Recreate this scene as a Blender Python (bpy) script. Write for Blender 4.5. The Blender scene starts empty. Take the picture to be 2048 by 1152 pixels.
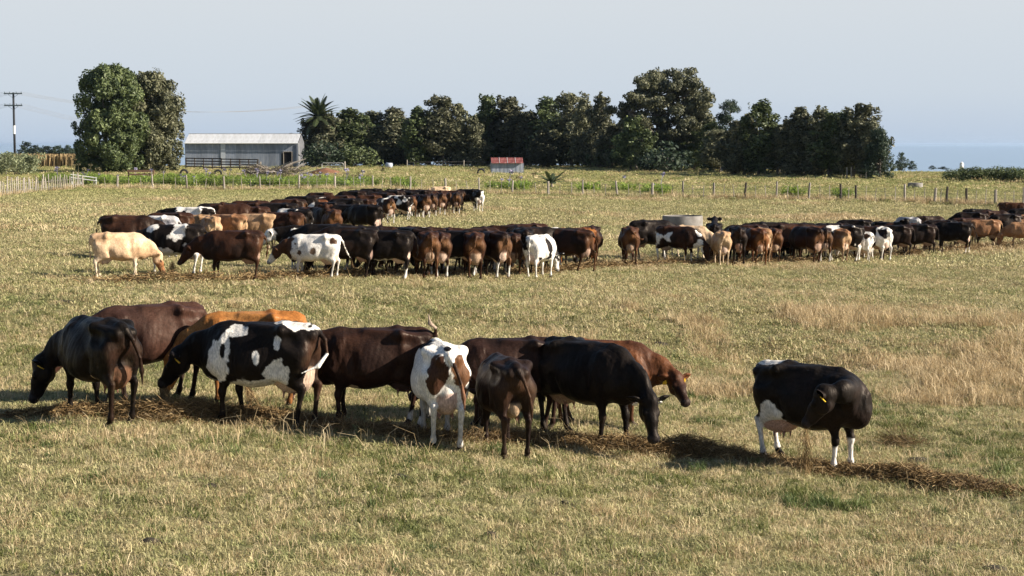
import bpy, bmesh, math, random
import numpy as np
from mathutils import Vector, Matrix, Euler
random.seed(7); rng = np.random.RandomState(11)
R_ = math.radians
sc = bpy.context.scene

# ---------------------------------------------------------------- camera
FPX = 3300.0                                   # focal length in pixels of the 2048 px wide photograph
CAMZ = 3.45; PITCH = math.atan(288.0 / FPX)
cam_data = bpy.data.cameras.new('camera'); cam = bpy.data.objects.new('camera', cam_data); sc.collection.objects.link(cam)
cam_data.sensor_width = 36; cam_data.lens = 36 * FPX / 2048; cam_data.clip_start = .5; cam_data.clip_end = 90000
cam.location = (0, 0, CAMZ); cam.rotation_euler = (math.pi / 2 - PITCH, 0, 0)
sc.camera = cam

# ---------------------------------------------------------------- sky, sun, exposure
SUN_EL, SUN_A = R_(27), R_(8)                 # low sun from the right, a little on the camera's side
to_sun = Vector((math.cos(SUN_EL) * math.cos(SUN_A), -math.cos(SUN_EL) * math.sin(SUN_A), math.sin(SUN_EL)))
world = bpy.data.worlds.new('World'); sc.world = world; world.use_nodes = True
nt = world.node_tree; bg = nt.nodes['Background']
sky = nt.nodes.new('ShaderNodeTexSky'); sky.sky_type = 'NISHITA'; sky.sun_disc = False
sky.sun_elevation = SUN_EL; sky.sun_rotation = math.atan2(to_sun.x, to_sun.y)
sky.air_density = .9; sky.dust_density = .5; sky.ozone_density = 1.0
# marine haze: grey-white veil above, bluer towards the sea horizon (same in every direction)
geo = nt.nodes.new('ShaderNodeTexCoord'); sep = nt.nodes.new('ShaderNodeSeparateXYZ'); nt.links.new(geo.outputs['Generated'], sep.inputs[0])
ramp = nt.nodes.new('ShaderNodeValToRGB'); nt.links.new(sep.outputs['Z'], ramp.inputs[0])
cr = ramp.color_ramp; cr.elements[0].position = 0.0; cr.elements[0].color = (4.35, 5.3, 6.7, 1); cr.elements[1].position = .085; cr.elements[1].color = (6.05, 6.4, 6.8, 1)
e = cr.elements.new(.03); e.color = (5.3, 5.95, 6.8, 1)
e = cr.elements.new(.35); e.color = (2.6, 3.4, 4.8, 1)
mixn = nt.nodes.new('ShaderNodeMix'); mixn.data_type = 'RGBA'
veil = nt.nodes.new('ShaderNodeMapRange'); veil.inputs[1].default_value = .09; veil.inputs[2].default_value = .20; veil.inputs[3].default_value = .92; veil.inputs[4].default_value = 0.0
nt.links.new(sep.outputs['Z'], veil.inputs[0]); nt.links.new(veil.outputs[0], mixn.inputs['Factor'])
nt.links.new(sky.outputs[0], mixn.inputs['A']); nt.links.new(ramp.outputs[0], mixn.inputs['B']); nt.links.new(mixn.outputs['Result'], bg.inputs[0])
bg.inputs[1].default_value = .050
sun_data = bpy.data.lights.new('sun', 'SUN'); sun = bpy.data.objects.new('sun', sun_data); sc.collection.objects.link(sun)
sun_data.energy = 5.0; sun_data.angle = R_(.53); sun_data.color = (1.0, .90, .76)
sun.rotation_euler = to_sun.to_track_quat('Z', 'Y').to_euler()
vs = sc.view_settings; vs.view_transform = 'Standard'; vs.look = 'None'; vs.exposure = 1.2; vs.gamma = 1; vs.use_curve_mapping = False
sc.cycles.max_bounces = 6; sc.cycles.transparent_max_bounces = 8

# ---------------------------------------------------------------- helpers
def link(o): sc.collection.objects.link(o); return o
def tag(o, label=None, cat=None, group=None, kind=None):
    if label: o['label'] = label
    if cat: o['category'] = cat
    if group: o['group'] = group
    if kind: o['kind'] = kind
    return o
def empty(name, loc=(0, 0, 0), rz=0):
    o = bpy.data.objects.new(name, None); o.location = loc; o.rotation_euler = (0, 0, rz); o.empty_display_size = .2; return link(o)
def mesh_obj(name, verts, faces, mat=None, parent=None, smooth=False):
    me = bpy.data.meshes.new(name); me.from_pydata([tuple(v) for v in verts], [], [tuple(f) for f in faces]); me.update()
    if smooth: me.polygons.foreach_set('use_smooth', [True] * len(me.polygons))
    if mat: me.materials.append(mat)
    o = bpy.data.objects.new(name, me); o.parent = parent; return link(o)
def use(name, me, parent=None, loc=(0, 0, 0), rot=(0, 0, 0), scale=(1, 1, 1)):
    o = bpy.data.objects.new(name, me); o.parent = parent; o.location = loc; o.rotation_euler = rot; o.scale = scale; return link(o)
class MB:
    """collects boxes, tubes and quads for one mesh"""
    def __init__(s): s.v = []; s.f = []
    def box(s, c, d, rz=0, tilt=None):
        M = Matrix.Rotation(rz, 3, 'Z') if tilt is None else tilt
        n = len(s.v)
        for k in range(8):
            p = Vector(((k & 1) - .5, ((k >> 1) & 1) - .5, ((k >> 2) & 1) - .5)); p = M @ Vector((p.x * d[0], p.y * d[1], p.z * d[2]))
            s.v.append((c[0] + p.x, c[1] + p.y, c[2] + p.z))
        s.f += [tuple(n + i for i in q) for q in ((0, 2, 3, 1), (4, 5, 7, 6), (0, 1, 5, 4), (2, 6, 7, 3), (0, 4, 6, 2), (1, 3, 7, 5))]
    def tube(s, pts, rad, n=7, cap=True):
        pts = [Vector(p) for p in pts]; base = len(s.v)
        for i, p in enumerate(pts):
            t = (pts[min(i+1, len(pts)-1)] - pts[max(i-1, 0)]).normalized()
            u = t.cross(Vector((0, 0, 1)) if abs(t.z) < .9 else Vector((1, 0, 0))).normalized(); w = t.cross(u)
            r = rad[i] if hasattr(rad, '__len__') else rad
            for k in range(n):
                a = 2 * math.pi * k / n; q = p + u * (r * math.cos(a)) + w * (r * math.sin(a)); s.v.append(tuple(q))
        for i in range(len(pts) - 1):
            for k in range(n):
                a, b = base + i*n + k, base + i*n + (k+1) % n; s.f.append((a, b, b + n, a + n))
        if cap: s.f.append(tuple(base + k for k in range(n))[::-1]); s.f.append(tuple(base + (len(pts)-1)*n + k for k in range(n)))
    def quad(s, a, b, c, d):
        n = len(s.v); s.v += [tuple(a), tuple(b), tuple(c), tuple(d)]; s.f.append((n, n+1, n+2, n+3))
    def tri(s, a, b, c):
        n = len(s.v); s.v += [tuple(a), tuple(b), tuple(c)]; s.f.append((n, n+1, n+2))
    def build(s, name, mat=None, parent=None, smooth=False): return mesh_obj(name, s.v, s.f, mat, parent, smooth)

# ---------------------------------------------------------------- terrain
def ss(a, b, x):
    t = np.clip((np.asarray(x, float) - a) / (b - a), 0, 1); return t * t * (3 - 2 * t)
_rt = np.random.RandomState(3); _tl = _rt.rand(256, 256)
def n2(x, y):
    x = np.asarray(x, float); y = np.asarray(y, float)
    i = np.floor(x).astype(int); j = np.floor(y).astype(int); f = x - i; g = y - j; f = f*f*(3-2*f); g = g*g*(3-2*g)
    a = _tl[i & 255, j & 255]; b = _tl[(i+1) & 255, j & 255]; c = _tl[i & 255, (j+1) & 255]; d = _tl[(i+1) & 255, (j+1) & 255]
    return (a*(1-f) + b*f)*(1-g) + (c*(1-f) + d*f)*g
def ground_z(x, y):
    """paddock: flat behind, a shallow hollow with a bank in front of it, deeper to the right; beyond the farm it falls to the sea"""
    x = np.asarray(x, float); y = np.asarray(y, float)
    D = .36 + .80 * ss(-6, 6.5, x)
    lo = 25 + 9.2 * ss(-4, 4.5, x); hi = 37.5 + .6 * ss(0, 8, x)
    t = np.clip((y - lo) / (hi - lo), 0, 1); t = t*t*(3-2*t)
    P = -.045 * (np.clip(x, -14, 15) + 7) * (1 - ss(70, 125, y))
    z = -D * (1 - t) + P * t
    near = 1 - ss(45, 90, y)
    z = z + near * ((.10 + .26*np.exp(-((y-35)/5.)**2)) * (n2(x*.35, y*.45) - .5) + .05 * (n2(x*1.3 + 9, y*1.3) - .5) + .035 * (n2(x*3.7 + 5, y*3.7) - .5)) + .06 * (1-near) * (n2(x*.2, y*.2) - .5)
    z = z + np.interp(y, [41, 60, 85, 140, 250], [0, -.18, -.55, -.75, -.40])
    far = np.maximum(y - (296 - 66 * ss(22, 50, x)), 0); z = z - .0009 * np.minimum(far, 60)**2 - .06 * np.maximum(far - 30, 0)
    return np.maximum(z, -36)
def ray(px, py):
    d = Vector(((px - 1024) / FPX, 1, (576 - py) / FPX)); c, s_ = math.cos(PITCH), math.sin(PITCH)
    return Vector((d.x, d.y * c + d.z * s_, -d.y * s_ + d.z * c))
def gp(px, py):
    """the point of the ground seen at a pixel of the photograph"""
    d = ray(px, py); t = CAMZ / max(-d.z, 1e-4)
    for _ in range(30): t = t + .7 * ((float(ground_z(d.x*t, d.y*t)) - CAMZ) / d.z - t)
    x, y = d.x * t, d.y * t
    return Vector((x, y, float(ground_z(x, y))))
def flat(px, dist):
    """ground point on the line of sight of a pixel column at a distance"""
    x = (px - 1024) / FPX * dist; return Vector((x, dist, float(ground_z(x, dist))))

# ---------------------------------------------------------------- materials
def new_mat(name, color=(.5, .5, .5), rough=.8, spec=.3, **kw):
    m = bpy.data.materials.new(name); m.use_nodes = True; b = m.node_tree.nodes['Principled BSDF']
    b.inputs['Base Color'].default_value = (*color, 1); b.inputs['Roughness'].default_value = rough; b.inputs['Specular IOR Level'].default_value = spec
    for k, v in kw.items(): b.inputs[k].default_value = v
    return m
def N(m, t, **kw):
    n = m.node_tree.nodes.new(t)
    for k, v in kw.items(): setattr(n, k, v)
    return n
def L(m, a, b): m.node_tree.links.new(a, b)
def noisy(name, stops, scale=4, rough=.85, spec=.25, detail=6, bump=0.0, bscale=20, coord='Object', stretch=(1, 1, 1), rnd=0.0, **kw):
    """principled material whose colour runs through stops by noise; rnd adds a per-object brightness step"""
    m = new_mat(name, stops[0][1], rough, spec, **kw); b = m.node_tree.nodes['Principled BSDF']
    tc = N(m, 'ShaderNodeTexCoord'); mp = N(m, 'ShaderNodeMapping'); mp.inputs['Scale'].default_value = stretch; L(m, tc.outputs[coord], mp.inputs[0])
    nz = N(m, 'ShaderNodeTexNoise'); nz.inputs['Scale'].default_value = scale; nz.inputs['Detail'].default_value = detail; nz.inputs['Roughness'].default_value = .62; L(m, mp.outputs[0], nz.inputs['Vector'])
    rp = N(m, 'ShaderNodeValToRGB'); L(m, nz.outputs['Fac'], rp.inputs[0]); el = rp.color_ramp.elements
    el[0].position, el[0].color = stops[0][0], (*stops[0][1], 1); el[1].position, el[1].color = stops[-1][0], (*stops[-1][1], 1)
    for p, c in stops[1:-1]: q = el.new(p); q.color = (*c, 1)
    out = rp.outputs[0]
    if rnd:
        oi = N(m, 'ShaderNodeObjectInfo'); mr = N(m, 'ShaderNodeMapRange'); mr.inputs[3].default_value = 1 - rnd; mr.inputs[4].default_value = 1 + rnd
        L(m, oi.outputs['Random'], mr.inputs[0]); mx = N(m, 'ShaderNodeVectorMath', operation='SCALE'); L(m, out, mx.inputs[0]); L(m, mr.outputs[0], mx.inputs['Scale']); out = mx.outputs[0]
    L(m, out, b.inputs['Base Color'])
    if bump:
        n3 = N(m, 'ShaderNodeTexNoise'); n3.inputs['Scale'].default_value = bscale; n3.inputs['Detail'].default_value = 5; L(m, mp.outputs[0], n3.inputs['Vector'])
        bp = N(m, 'ShaderNodeBump'); bp.inputs['Strength'].default_value = bump; bp.inputs['Distance'].default_value = .03; L(m, n3.outputs['Fac'], bp.inputs['Height']); L(m, bp.outputs[0], b.inputs['Normal'])
    return m
# ---------------------------------------------------------------- cow anatomy
def V3(*a): return np.array(a, dtype=np.float64)
def unit(v):
    v = np.asarray(v, float); return v / (np.linalg.norm(v) + 1e-12)

class Field:
    """signed-distance field on a grid, shapes joined by smooth union"""
    def __init__(self, lo, hi, h):
        self.lo = np.array(lo, float); self.h = h
        self.n = np.ceil((np.array(hi) - self.lo) / h).astype(int) + 1
        self.F = np.full(self.n, 0.5, np.float32)
    def _box(self, lo, hi, pad):
        i0 = np.maximum(np.floor((np.array(lo) - pad - self.lo) / self.h).astype(int), 0)
        i1 = np.minimum(np.ceil((np.array(hi) + pad - self.lo) / self.h).astype(int) + 1, self.n)
        if (i1 <= i0).any(): return None, None
        ax = [(self.lo[k] + self.h * np.arange(i0[k], i1[k])).astype(np.float32) for k in range(3)]
        P = np.stack(np.meshgrid(*ax, indexing='ij'), -1)
        return tuple(slice(i0[k], i1[k]) for k in range(3)), P
    def add(self, prim, k, sub=False):
        lo, hi = prim.bounds()
        sl, P = self._box(lo, hi, k + 2 * self.h)
        if sl is None: return
        d = prim.dist(P); a = self.F[sl]
        if sub:
            b = -d; h = np.maximum(k - np.abs(a - b), 0) / k
            self.F[sl] = np.maximum(a, b) + h * h * k * .25
        else:
            h = np.maximum(k - np.abs(a - d), 0) / k
            self.F[sl] = np.minimum(a, d) - h * h * k * .25

class Cone:
    def __init__(s, a, b, ra, rb, flat=1.0, side=(0, 1, 0)):
        s.a, s.b, s.ra, s.rb = np.array(a, float), np.array(b, float), ra, rb
        s.flat = flat
        ba = s.b - s.a
        sd = np.array(side, float); sd -= ba * (sd @ ba) / (ba @ ba + 1e-9); s.side = unit(sd)
    def bounds(s):
        r = max(s.ra, s.rb) * max(1, s.flat); return np.minimum(s.a, s.b) - r, np.maximum(s.a, s.b) + r
    def dist(s, P):
        ba = s.b - s.a; q = P - s.a.astype(np.float32)
        t = np.clip(q @ (ba / (ba @ ba + 1e-9)), 0, 1)
        q = q - t[..., None] * ba
        c = q @ s.side
        d2 = (q * q).sum(-1) + c * c * (1 / s.flat ** 2 - 1)
        return (np.sqrt(np.maximum(d2, 0)) - (s.ra + (s.rb - s.ra) * t)) * min(s.flat, 1)

class Ell:
    def __init__(s, c, r, R=None):
        s.c, s.r = np.array(c, float), np.array(r, float); s.R = np.eye(3) if R is None else np.array(R, float)
    def bounds(s):
        m = s.r.max(); return s.c - m, s.c + m
    def dist(s, P):
        q = (P - s.c) @ s.R / s.r           # rows of R.T are local axes (columns of R)
        k0 = np.sqrt((q * q).sum(-1)); q2 = q / s.r; k1 = np.sqrt((q2 * q2).sum(-1)) + 1e-6
        return k0 * (k0 - 1) / k1

class Trunk:
    X = np.array([-.86, -.80, -.72, -.55, -.36, -.12, .14, .38, .56, .72, .84, .93])
    T = np.array([1.17, 1.26, 1.315, 1.345, 1.35, 1.33, 1.315, 1.31, 1.315, 1.255, 1.15, 1.03])
    B = np.array([1.02, .93, .84, .72, .62, .525, .49, .505, .545, .595, .69, .82])
    W = np.array([.05, .12, .19, .26, .295, .355, .375, .335, .265, .205, .15, .07])
    def __init__(s, fat=1.0, belly=1.0): s.fat, s.belly = fat, belly
    def bounds(s): return V3(-.95, -.45, .4), V3(1.0, .45, 1.42)
    def dist(s, P):
        x = P[..., 0]
        def ip(A):
            # smooth interpolation
            xs = np.linspace(s.X[0], s.X[-1], 160); v = np.interp(xs, s.X, A)
            ker = np.hanning(13); ker /= ker.sum(); v = np.convolve(np.pad(v, 6, 'edge'), ker, 'valid')
            return np.interp(x, xs, v).astype(np.float32)
        zt, zb, w = ip(s.T), ip(s.B), ip(s.W) * s.fat
        zb = zb - (s.belly - 1) * .25 * np.exp(-((x - .05) / .4) ** 2)
        zc, hz = (zt + zb) / 2, (zt - zb) / 2
        v = (P[..., 2] - zc) / hz
        ww = w * (1 - .20 * np.clip(v, -1, 1) - .10 * np.clip(v, 0, 1) ** 2)
        u = P[..., 1] / ww
        n = 2.25
        F = (np.abs(u) ** n + np.abs(v) ** n) ** (1 / n)
        d = (F - 1) * np.minimum(w, hz) * .85
        ex = np.maximum(np.maximum(s.X[0] - x, x - s.X[-1]), 0)
        return np.where(ex > 0, np.sqrt(ex ** 2 + np.maximum(d, 0) ** 2) + .001, d)

def surface_nets(F, lo, h):
    S = F < 0
    n = F.shape
    c = np.zeros((n[0]-1, n[1]-1, n[2]-1), np.int8)
    for i in (0, 1):
        for j in (0, 1):
            for k in (0, 1):
                c += S[i:n[0]-1+i, j:n[1]-1+j, k:n[2]-1+k]
    act = (c > 0) & (c < 8)
    idx = np.argwhere(act)
    vid = np.full(act.shape, -1, np.int64); vid[act] = np.arange(len(idx))
    acc = np.zeros((len(idx), 3)); cnt = np.zeros(len(idx))
    corners = [(i, j, k) for i in (0, 1) for j in (0, 1) for k in (0, 1)]
    for a in corners:
        for ax in range(3):
            if a[ax]: continue
            b = list(a); b[ax] = 1
            fa = F[idx[:, 0]+a[0], idx[:, 1]+a[1], idx[:, 2]+a[2]]; fb = F[idx[:, 0]+b[0], idx[:, 1]+b[1], idx[:, 2]+b[2]]
            m = (fa < 0) != (fb < 0)
            t = np.where(m, fa / np.where(m, fa - fb, 1), 0)
            p = np.array(a, float)[None].repeat(len(idx), 0); p[:, ax] = t
            acc[m] += p[m]; cnt[m] += 1
    verts = (idx + acc / cnt[:, None]) * h + lo
    quads = []
    for ax in range(3):
        sl0 = [slice(None)] * 3; sl1 = [slice(None)] * 3
        sl0[ax] = slice(0, n[ax]-1); sl1[ax] = slice(1, n[ax])
        A, B = S[tuple(sl0)], S[tuple(sl1)]
        o1, o2 = (ax + 1) % 3, (ax + 2) % 3
        for flip, M in ((False, A & ~B), (True, B & ~A)):
            e = np.argwhere(M)
            e = e[(e[:, o1] > 0) & (e[:, o2] > 0) & (e[:, o1] < n[o1]-1) & (e[:, o2] < n[o2]-1)]
            q = []
            for d1, d2 in ((-1, -1), (0, -1), (0, 0), (-1, 0)):
                f = e.copy(); f[:, o1] += d1; f[:, o2] += d2
                q.append(vid[f[:, 0], f[:, 1], f[:, 2]])
            q = np.stack(q, 1)
            if flip: q = q[:, ::-1]
            quads.append(q)
    return verts, np.concatenate(quads)

def frame(fwd, up):
    x = unit(fwd); y = unit(np.cross(up, x)); z = np.cross(x, y)
    return np.stack([x, y, z], 1)          # columns are local axes

# neck / head poses: neck points, muzzle direction, forehead direction
HEADS = {
    'graze':  ([(.62, 0, 1.04), (.95, 0, .88), (1.20, 0, .63)], (.50, 0, -1), (1, 0, .45)),
    'graze_l': ([(.62, 0, 1.04), (.93, .12, .88), (1.13, .30, .63)], (.35, .35, -1), (.8, .6, .45)),
    'graze_r': ([(.62, 0, 1.04), (.93, -.12, .88), (1.13, -.30, .63)], (.35, -.35, -1), (.8, -.6, .45)),
    'low':    ([(.62, 0, 1.06), (.98, 0, .98), (1.26, 0, .84)], (.75, 0, -.8), (.8, 0, .75)),
    'level':  ([(.62, 0, 1.08), (.95, 0, 1.10), (1.22, 0, 1.10)], (.85, 0, -.55), (.5, 0, .85)),
    'up':     ([(.62, 0, 1.10), (.90, 0, 1.22), (1.10, 0, 1.40)], (.85, 0, -.5), (.5, 0, .85)),
    'up_r':   ([(.62, 0, 1.10), (.92, -.06, 1.20), (1.10, -.15, 1.33)], (.55, -.65, -.5), (.3, -.3, .85)),
    'back_r': ([(.52, 0, 1.03), (.76, -.22, 1.08), (.80, -.48, 1.10), (.64, -.68, 1.07)], (-.60, -.10, -.70), (-.76, -.12, .62)),
    'low_look': ([(.62, 0, 1.03), (.97, -.02, .90), (1.24, -.08, .74)], (.42, -.72, -.58), (.20, -.38, .88)),
    'eat_r': ([(.62, 0, 1.04), (.97, -.02, .88), (1.22, -.06, .64)], (.55, -.30, -1), (.85, -.45, .50)),
    'low_l': ([(.62, 0, 1.05), (.95, .10, .97), (1.17, .26, .84)], (.45, .5, -.75), (.5, .5, .75)),
    'look_r': ([(.62, 0, 1.05), (1.00, -.06, .98), (1.28, -.20, .92)], (.42, -.62, -.62), (.35, -.45, .80)),
}
TAILS = {
    'hang':  [(-.84, 0, 1.25), (-.90, .0, 1.10), (-.90, .0, .85), (-.88, .0, .62), (-.87, .0, .42)],
    'left':  [(-.84, 0, 1.25), (-.92, .06, 1.12), (-.95, .14, .88), (-.93, .17, .70), (-.90, .19, .52)],
    'right': [(-.84, 0, 1.25), (-.92, -.06, 1.12), (-.95, -.14, .88), (-.93, -.17, .70), (-.90, -.19, .52)],
    'swish': [(-.84, 0, 1.25), (-.96, .03, 1.14), (-1.00, .06, .95), (-.93, .20, .80), (-.74, .34, .72)],
    'swish_r': [(-.84, 0, 1.25), (-.94, -.10, 1.12), (-.98, -.22, .98), (-.95, -.37, .93), (-.90, -.47, 1.02)],
    'out':   [(-.84, 0, 1.25), (-.93, -.04, 1.12), (-.98, -.12, .92), (-1.04, -.22, .72), (-1.13, -.28, .56)],
    'flick': [(-.84, 0, 1.25), (-.93, .0, 1.22), (-.93, .06, 1.34), (-.84, .16, 1.42), (-.82, .20, 1.55)],
}
def build_cow(h, head='graze', tail='hang', legs=((0, 0), (0, 0), (0, 0), (0, 0)), fat=1.0, belly=1.0, udder=1.0, ear_tilt=0.0, foot=(0,0,0,0)):
    """legs: (dx, dy) of the feet: hind left, hind right, fore left, fore right; foot: height of the ground under each foot.
       returns verts, quads, labels per vertex"""
    G = {}                                   # group name -> list of primitives (for labels)
    order = []
    def add(g, prim, k): order.append((g, prim, k)); G.setdefault(g, []).append(prim)
    add('trunk', Trunk(fat, belly), .02)
    for s in (1, -1):
        add('trunk', Cone((-.33, s*.02, 1.30), (-.40, s*.245*fat, 1.262), .045, .046), .09)       # hip bone ridge
        add('trunk', Cone((-.40, s*.245*fat, 1.262), (-.80, s*.10, 1.20), .048, .045), .08)     # hook to pin
        add('trunk', Cone((.15, s*.09, 1.27), (-.36, s*.21, 1.255), .03, .04), .12)           # loin edge
        add('trunk', Ell((-.79, s*.105, 1.19), (.07, .05, .06)), .08)              # pins
        add('trunk', Ell((.56, s*.175, .97), (.15, .085, .27), frame((1, 0, .30), (0, 0, 1))), .10)   # shoulder blade
        add('trunk', Ell((.66, s*.165, .80), (.15, .085, .14)), .10)
        add('trunk', Ell((-.52, s*.175, .93), (.24, .115, .30), frame((1, 0, -.35), (0, 0, 1))), .10)  # thigh
    add('trunk', Cone((-.76, 0, 1.275), (.50, 0, 1.285), .05, .045), .07)                      # spine
    add('trunk', Ell((.78, 0, .70), (.15, .095, .15)), .14)                           # brisket
    L = legs
    for i, s in ((0, 1), (1, -1)):
        dx, dy = L[i]; y0 = s*.185; fz = foot[i]
        hip = V3(-.52, y0, .98); st = V3(-.36 + dx*.25, s*.215, .74)
        hock = V3(-.70 + dx*.75, y0*.9 + dy*.7, .50 + fz*.7); fet = V3(-.63 + dx, y0*.85 + dy, .125 + fz); hf = V3(-.585 + dx, y0*.85 + dy, .03 + fz)
        add('leg', Cone(hip, st, .19, .115, .62), .09)
        add('leg', Cone(hip + V3(-.10, 0, -.05), hock + V3(.06, 0, .13), .15, .055, .62), .09)
        add('leg', Cone(st + V3(-.02, 0, -.02), hock + V3(.03, 0, .03), .105, .052, .72), .07)
        add('leg', Cone(hock + V3(-.025, 0, .03), hock + V3(.01, 0, -.06), .052, .042, .8), .03)
        add('leg', Cone(hock + V3(.005, 0, -.03), fet, .043, .034, .85), .03)
        add('leg', Ell(fet, (.046, .042, .05)), .03)
        add('hoof', Cone(fet + V3(.012, 0, -.03), hf + V3(-.005, 0, .015), .040, .050, .92), .02)
        add('hoof', Ell(hf + V3(.025, 0, -.002), (.072, .053, .036)), .02)
    for i, s in ((2, 1), (3, -1)):
        dx, dy = L[i]; y0 = s*.165; fz = foot[i]
        sh = V3(.60, y0*1.05, .86); el = V3(.50 + dx*.2, y0*1.08, .68)
        kn = V3(.555 + dx*.65, y0 + dy*.6, .395 + fz*.7); fet = V3(.54 + dx, y0 + dy, .115 + fz); hf = V3(.58 + dx, y0 + dy, .03 + fz)
        add('leg', Cone(sh, el, .14, .105, .62), .08)
        add('leg', Cone(el, kn, .090, .050, .78), .06)
        add('leg', Ell(kn, (.054, .050, .062)), .03)
        add('leg', Cone(kn, fet, .042, .033, .9), .03)
        add('leg', Ell(fet, (.044, .042, .048)), .03)
        add('hoof', Cone(fet + V3(.012, 0, -.03), hf + V3(-.005, 0, .012), .040, .050, .95), .02)
        add('hoof', Ell(hf + V3(.022, 0, -.002), (.070, .055, .036)), .02)
    # udder
    if udder > 0:
        u = udder
        add('udder', Ell((-.42, 0, .62), (.27*u, .17*u, .19*u), frame((1, 0, .18), (0, 0, 1))), .05)
        add('udder', Ell((-.62, 0, .68), (.14*u, .135*u, .22*u)), .05)
        for x in (-.50, -.34):
            for s in (1, -1): add('teat', Cone((x, s*.08, .62-.14*u), (x - .005, s*.09, .55-.17*u), .021, .014), .02)
    # neck
    pts, hd, hup = HEADS[head]
    pts = [np.array(p, float) for p in pts]
    rr = [.25, .172, .118] if len(pts) == 3 else [.22, .150, .122, .10]
    fl = [.62, .60, .66] if len(pts) == 3 else [.66, .66, .66, .70]
    R = frame(hd, hup); P0 = pts[-1]
    for i in range(len(pts) - 1):
        d = pts[i+1] - pts[i]; side = np.cross((0, 0, 1), d) if abs(unit(d)[2]) < .97 else V3(0, 1, 0)
        add('neck', Cone(pts[i], pts[i+1], rr[i], rr[i+1], fl[i], side), .10)
    # dewlap fold along the throat
    side = np.cross((0, 0, 1), pts[1] - pts[0])
    add('neck', Cone(pts[0] + V3(.06, 0, -.20), pts[1] + V3(0, 0, -.13), .10, .06, .5, side), .10)
    def hp(x, y, z): return P0 + R @ V3(x, y, z)
    Y = R[:, 1]
    add('neck', Cone(pts[-1], hp(.09, 0, -.06), .13, .115, .72, Y), .06)
    add('head', Cone(hp(.0, 0, -.02), hp(.24, 0, -.035), .108, .092, .92, Y), .05)
    add('head', Cone(hp(.22, 0, -.045), hp(.43, 0, -.065), .086, .066, .88, Y), .04)
    add('muzzle', Ell(hp(.455, 0, -.075), (.064, .084, .066), R), .035)
    add('head', Cone(hp(.07, 0, -.135), hp(.36, 0, -.13), .060, .042, .9, Y), .05)
    add('head', Ell(hp(-.035, 0, .055), (.055, .062, .05), R), .05)
    for s in (1, -1):
        add('head', Ell(hp(.10, s*.065, -.115), (.105, .042, .085), R), .04)
        add('head', Ell(hp(.155, s*.088, .012), (.050, .026, .030), R), .03)
        add('eye', Ell(hp(.165, s*.103, -.006), (.026, .016, .022), R), .008)
        add('muzzle', Ell(hp(.495, s*.030, -.055), (.022, .022, .020), R), .015)
        e0 = hp(-.01, s*.085, .01); e1 = hp(-.07, s*.295, .005 + ear_tilt)
        add('ear', Cone(e0, (e0+e1)/2, .028, .070, .40, R[:, 0]), .025)
        add('ear', Cone((e0+e1)/2, e1, .070, .024, .34, R[:, 0]), .02)
    # tail
    T = [np.array(p, float) for p in TAILS[tail]]
    tr = [.042, .028, .021, .026, .012]; 
    add('tail', Cone(V3(-.70, 0, 1.28), T[0], .06, .042), .05)
    for i in range(4): add('tail' if i < 2 else 'switch', Cone(T[i], T[i+1], tr[i], [.028, .021, .030, .012][i] if i != 2 else .034), .015)
    f = Field((-1.22, -.92, -.03), (1.75, .62, 1.66), h)
    for g, p, k in order: f.add(p, max(k, 1.2*h))
    # hollows: flank in front of the hook, beside the tail head, nostrils, ears
    for s in (1, -1):
        f.add(Ell((-.19, s*.41*fat, 1.165), (.17, .095, .11)), .14, True)
        f.add(Ell((-.60, s*.31, 1.135), (.13, .07, .08), frame((1, 0, .1), (0, 0, 1))), .09, True); f.add(Ell((-.58, s*.13, 1.405), (.14, .06, .05)), .07, True); f.add(Ell((-.30, s*.36*fat, .72), (.06, .08, .16), frame((1, 0, .5), (0, 0, 1))), .08, True)
        f.add(Ell((.36, s*.37*fat, .95), (.05, .06, .28)), .09, True)
        if h < .02:
            e0 = hp(-.01, s*.085, .01); e1 = hp(-.07, s*.295, .005 + ear_tilt)
            f.add(Cone(e0*.55+e1*.45 + R[:, 0]*.026, e0*.2+e1*.8 + R[:, 0]*.020, .026, .012), .015, True)
            f.add(Ell(hp(.512, s*.030, -.055), (.014, .011, .010), R), .008, True)
    v, q = surface_nets(f.F, f.lo, h)
    # relax the mesh a little
    e = np.concatenate([q[:, [0, 1]], q[:, [1, 2]], q[:, [2, 3]], q[:, [3, 0]]])
    deg = np.bincount(e.ravel(), minlength=len(v))[:, None]
    for lam in (.5, .5):
        s_ = np.zeros_like(v)
        for k in range(3):
            s_[:, k] = np.bincount(e[:, 0], v[e[:, 1], k], len(v)) + np.bincount(e[:, 1], v[e[:, 0], k], len(v))
        v = v + lam * (s_ / deg - v)
    names = list(G); D = np.stack([np.min([p.dist(v[:, None, :])[:, 0] for p in G[g]], 0) for g in names], 1)
    lab = np.array(names)[D.argmin(1)]
    dU = D[:, names.index('udder')] if 'udder' in names else np.full(len(v), 9.)
    # ribs, slack skin over the shoulder and neck
    nrm = np.zeros_like(v); c_ = v - np.array([0, 0, .92]); side_ = np.sign(v[:, 1])
    tr = np.isin(lab, ['trunk']); rib = np.sin(2*np.pi*(v[:, 0] + .28*(v[:, 2]-.9))/.085) * sstep(-.22, -.05, v[:, 0]) * sstep(.48, .30, v[:, 0]) * sstep(.62, .78, v[:, 2]) * sstep(1.22, 1.10, v[:, 2])
    sk = fbm(v * np.array([9, 3, 3.5]) + 33, 3) - .5; fold = sstep(.30, .5, v[:, 0]) * sstep(.5, .7, v[:, 2])
    wr = np.isin(lab, ['trunk', 'neck'])
    v[:, 1] += side_ * (tr * rib * .0012 + wr * sk * (.016 + .034*fold))
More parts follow.
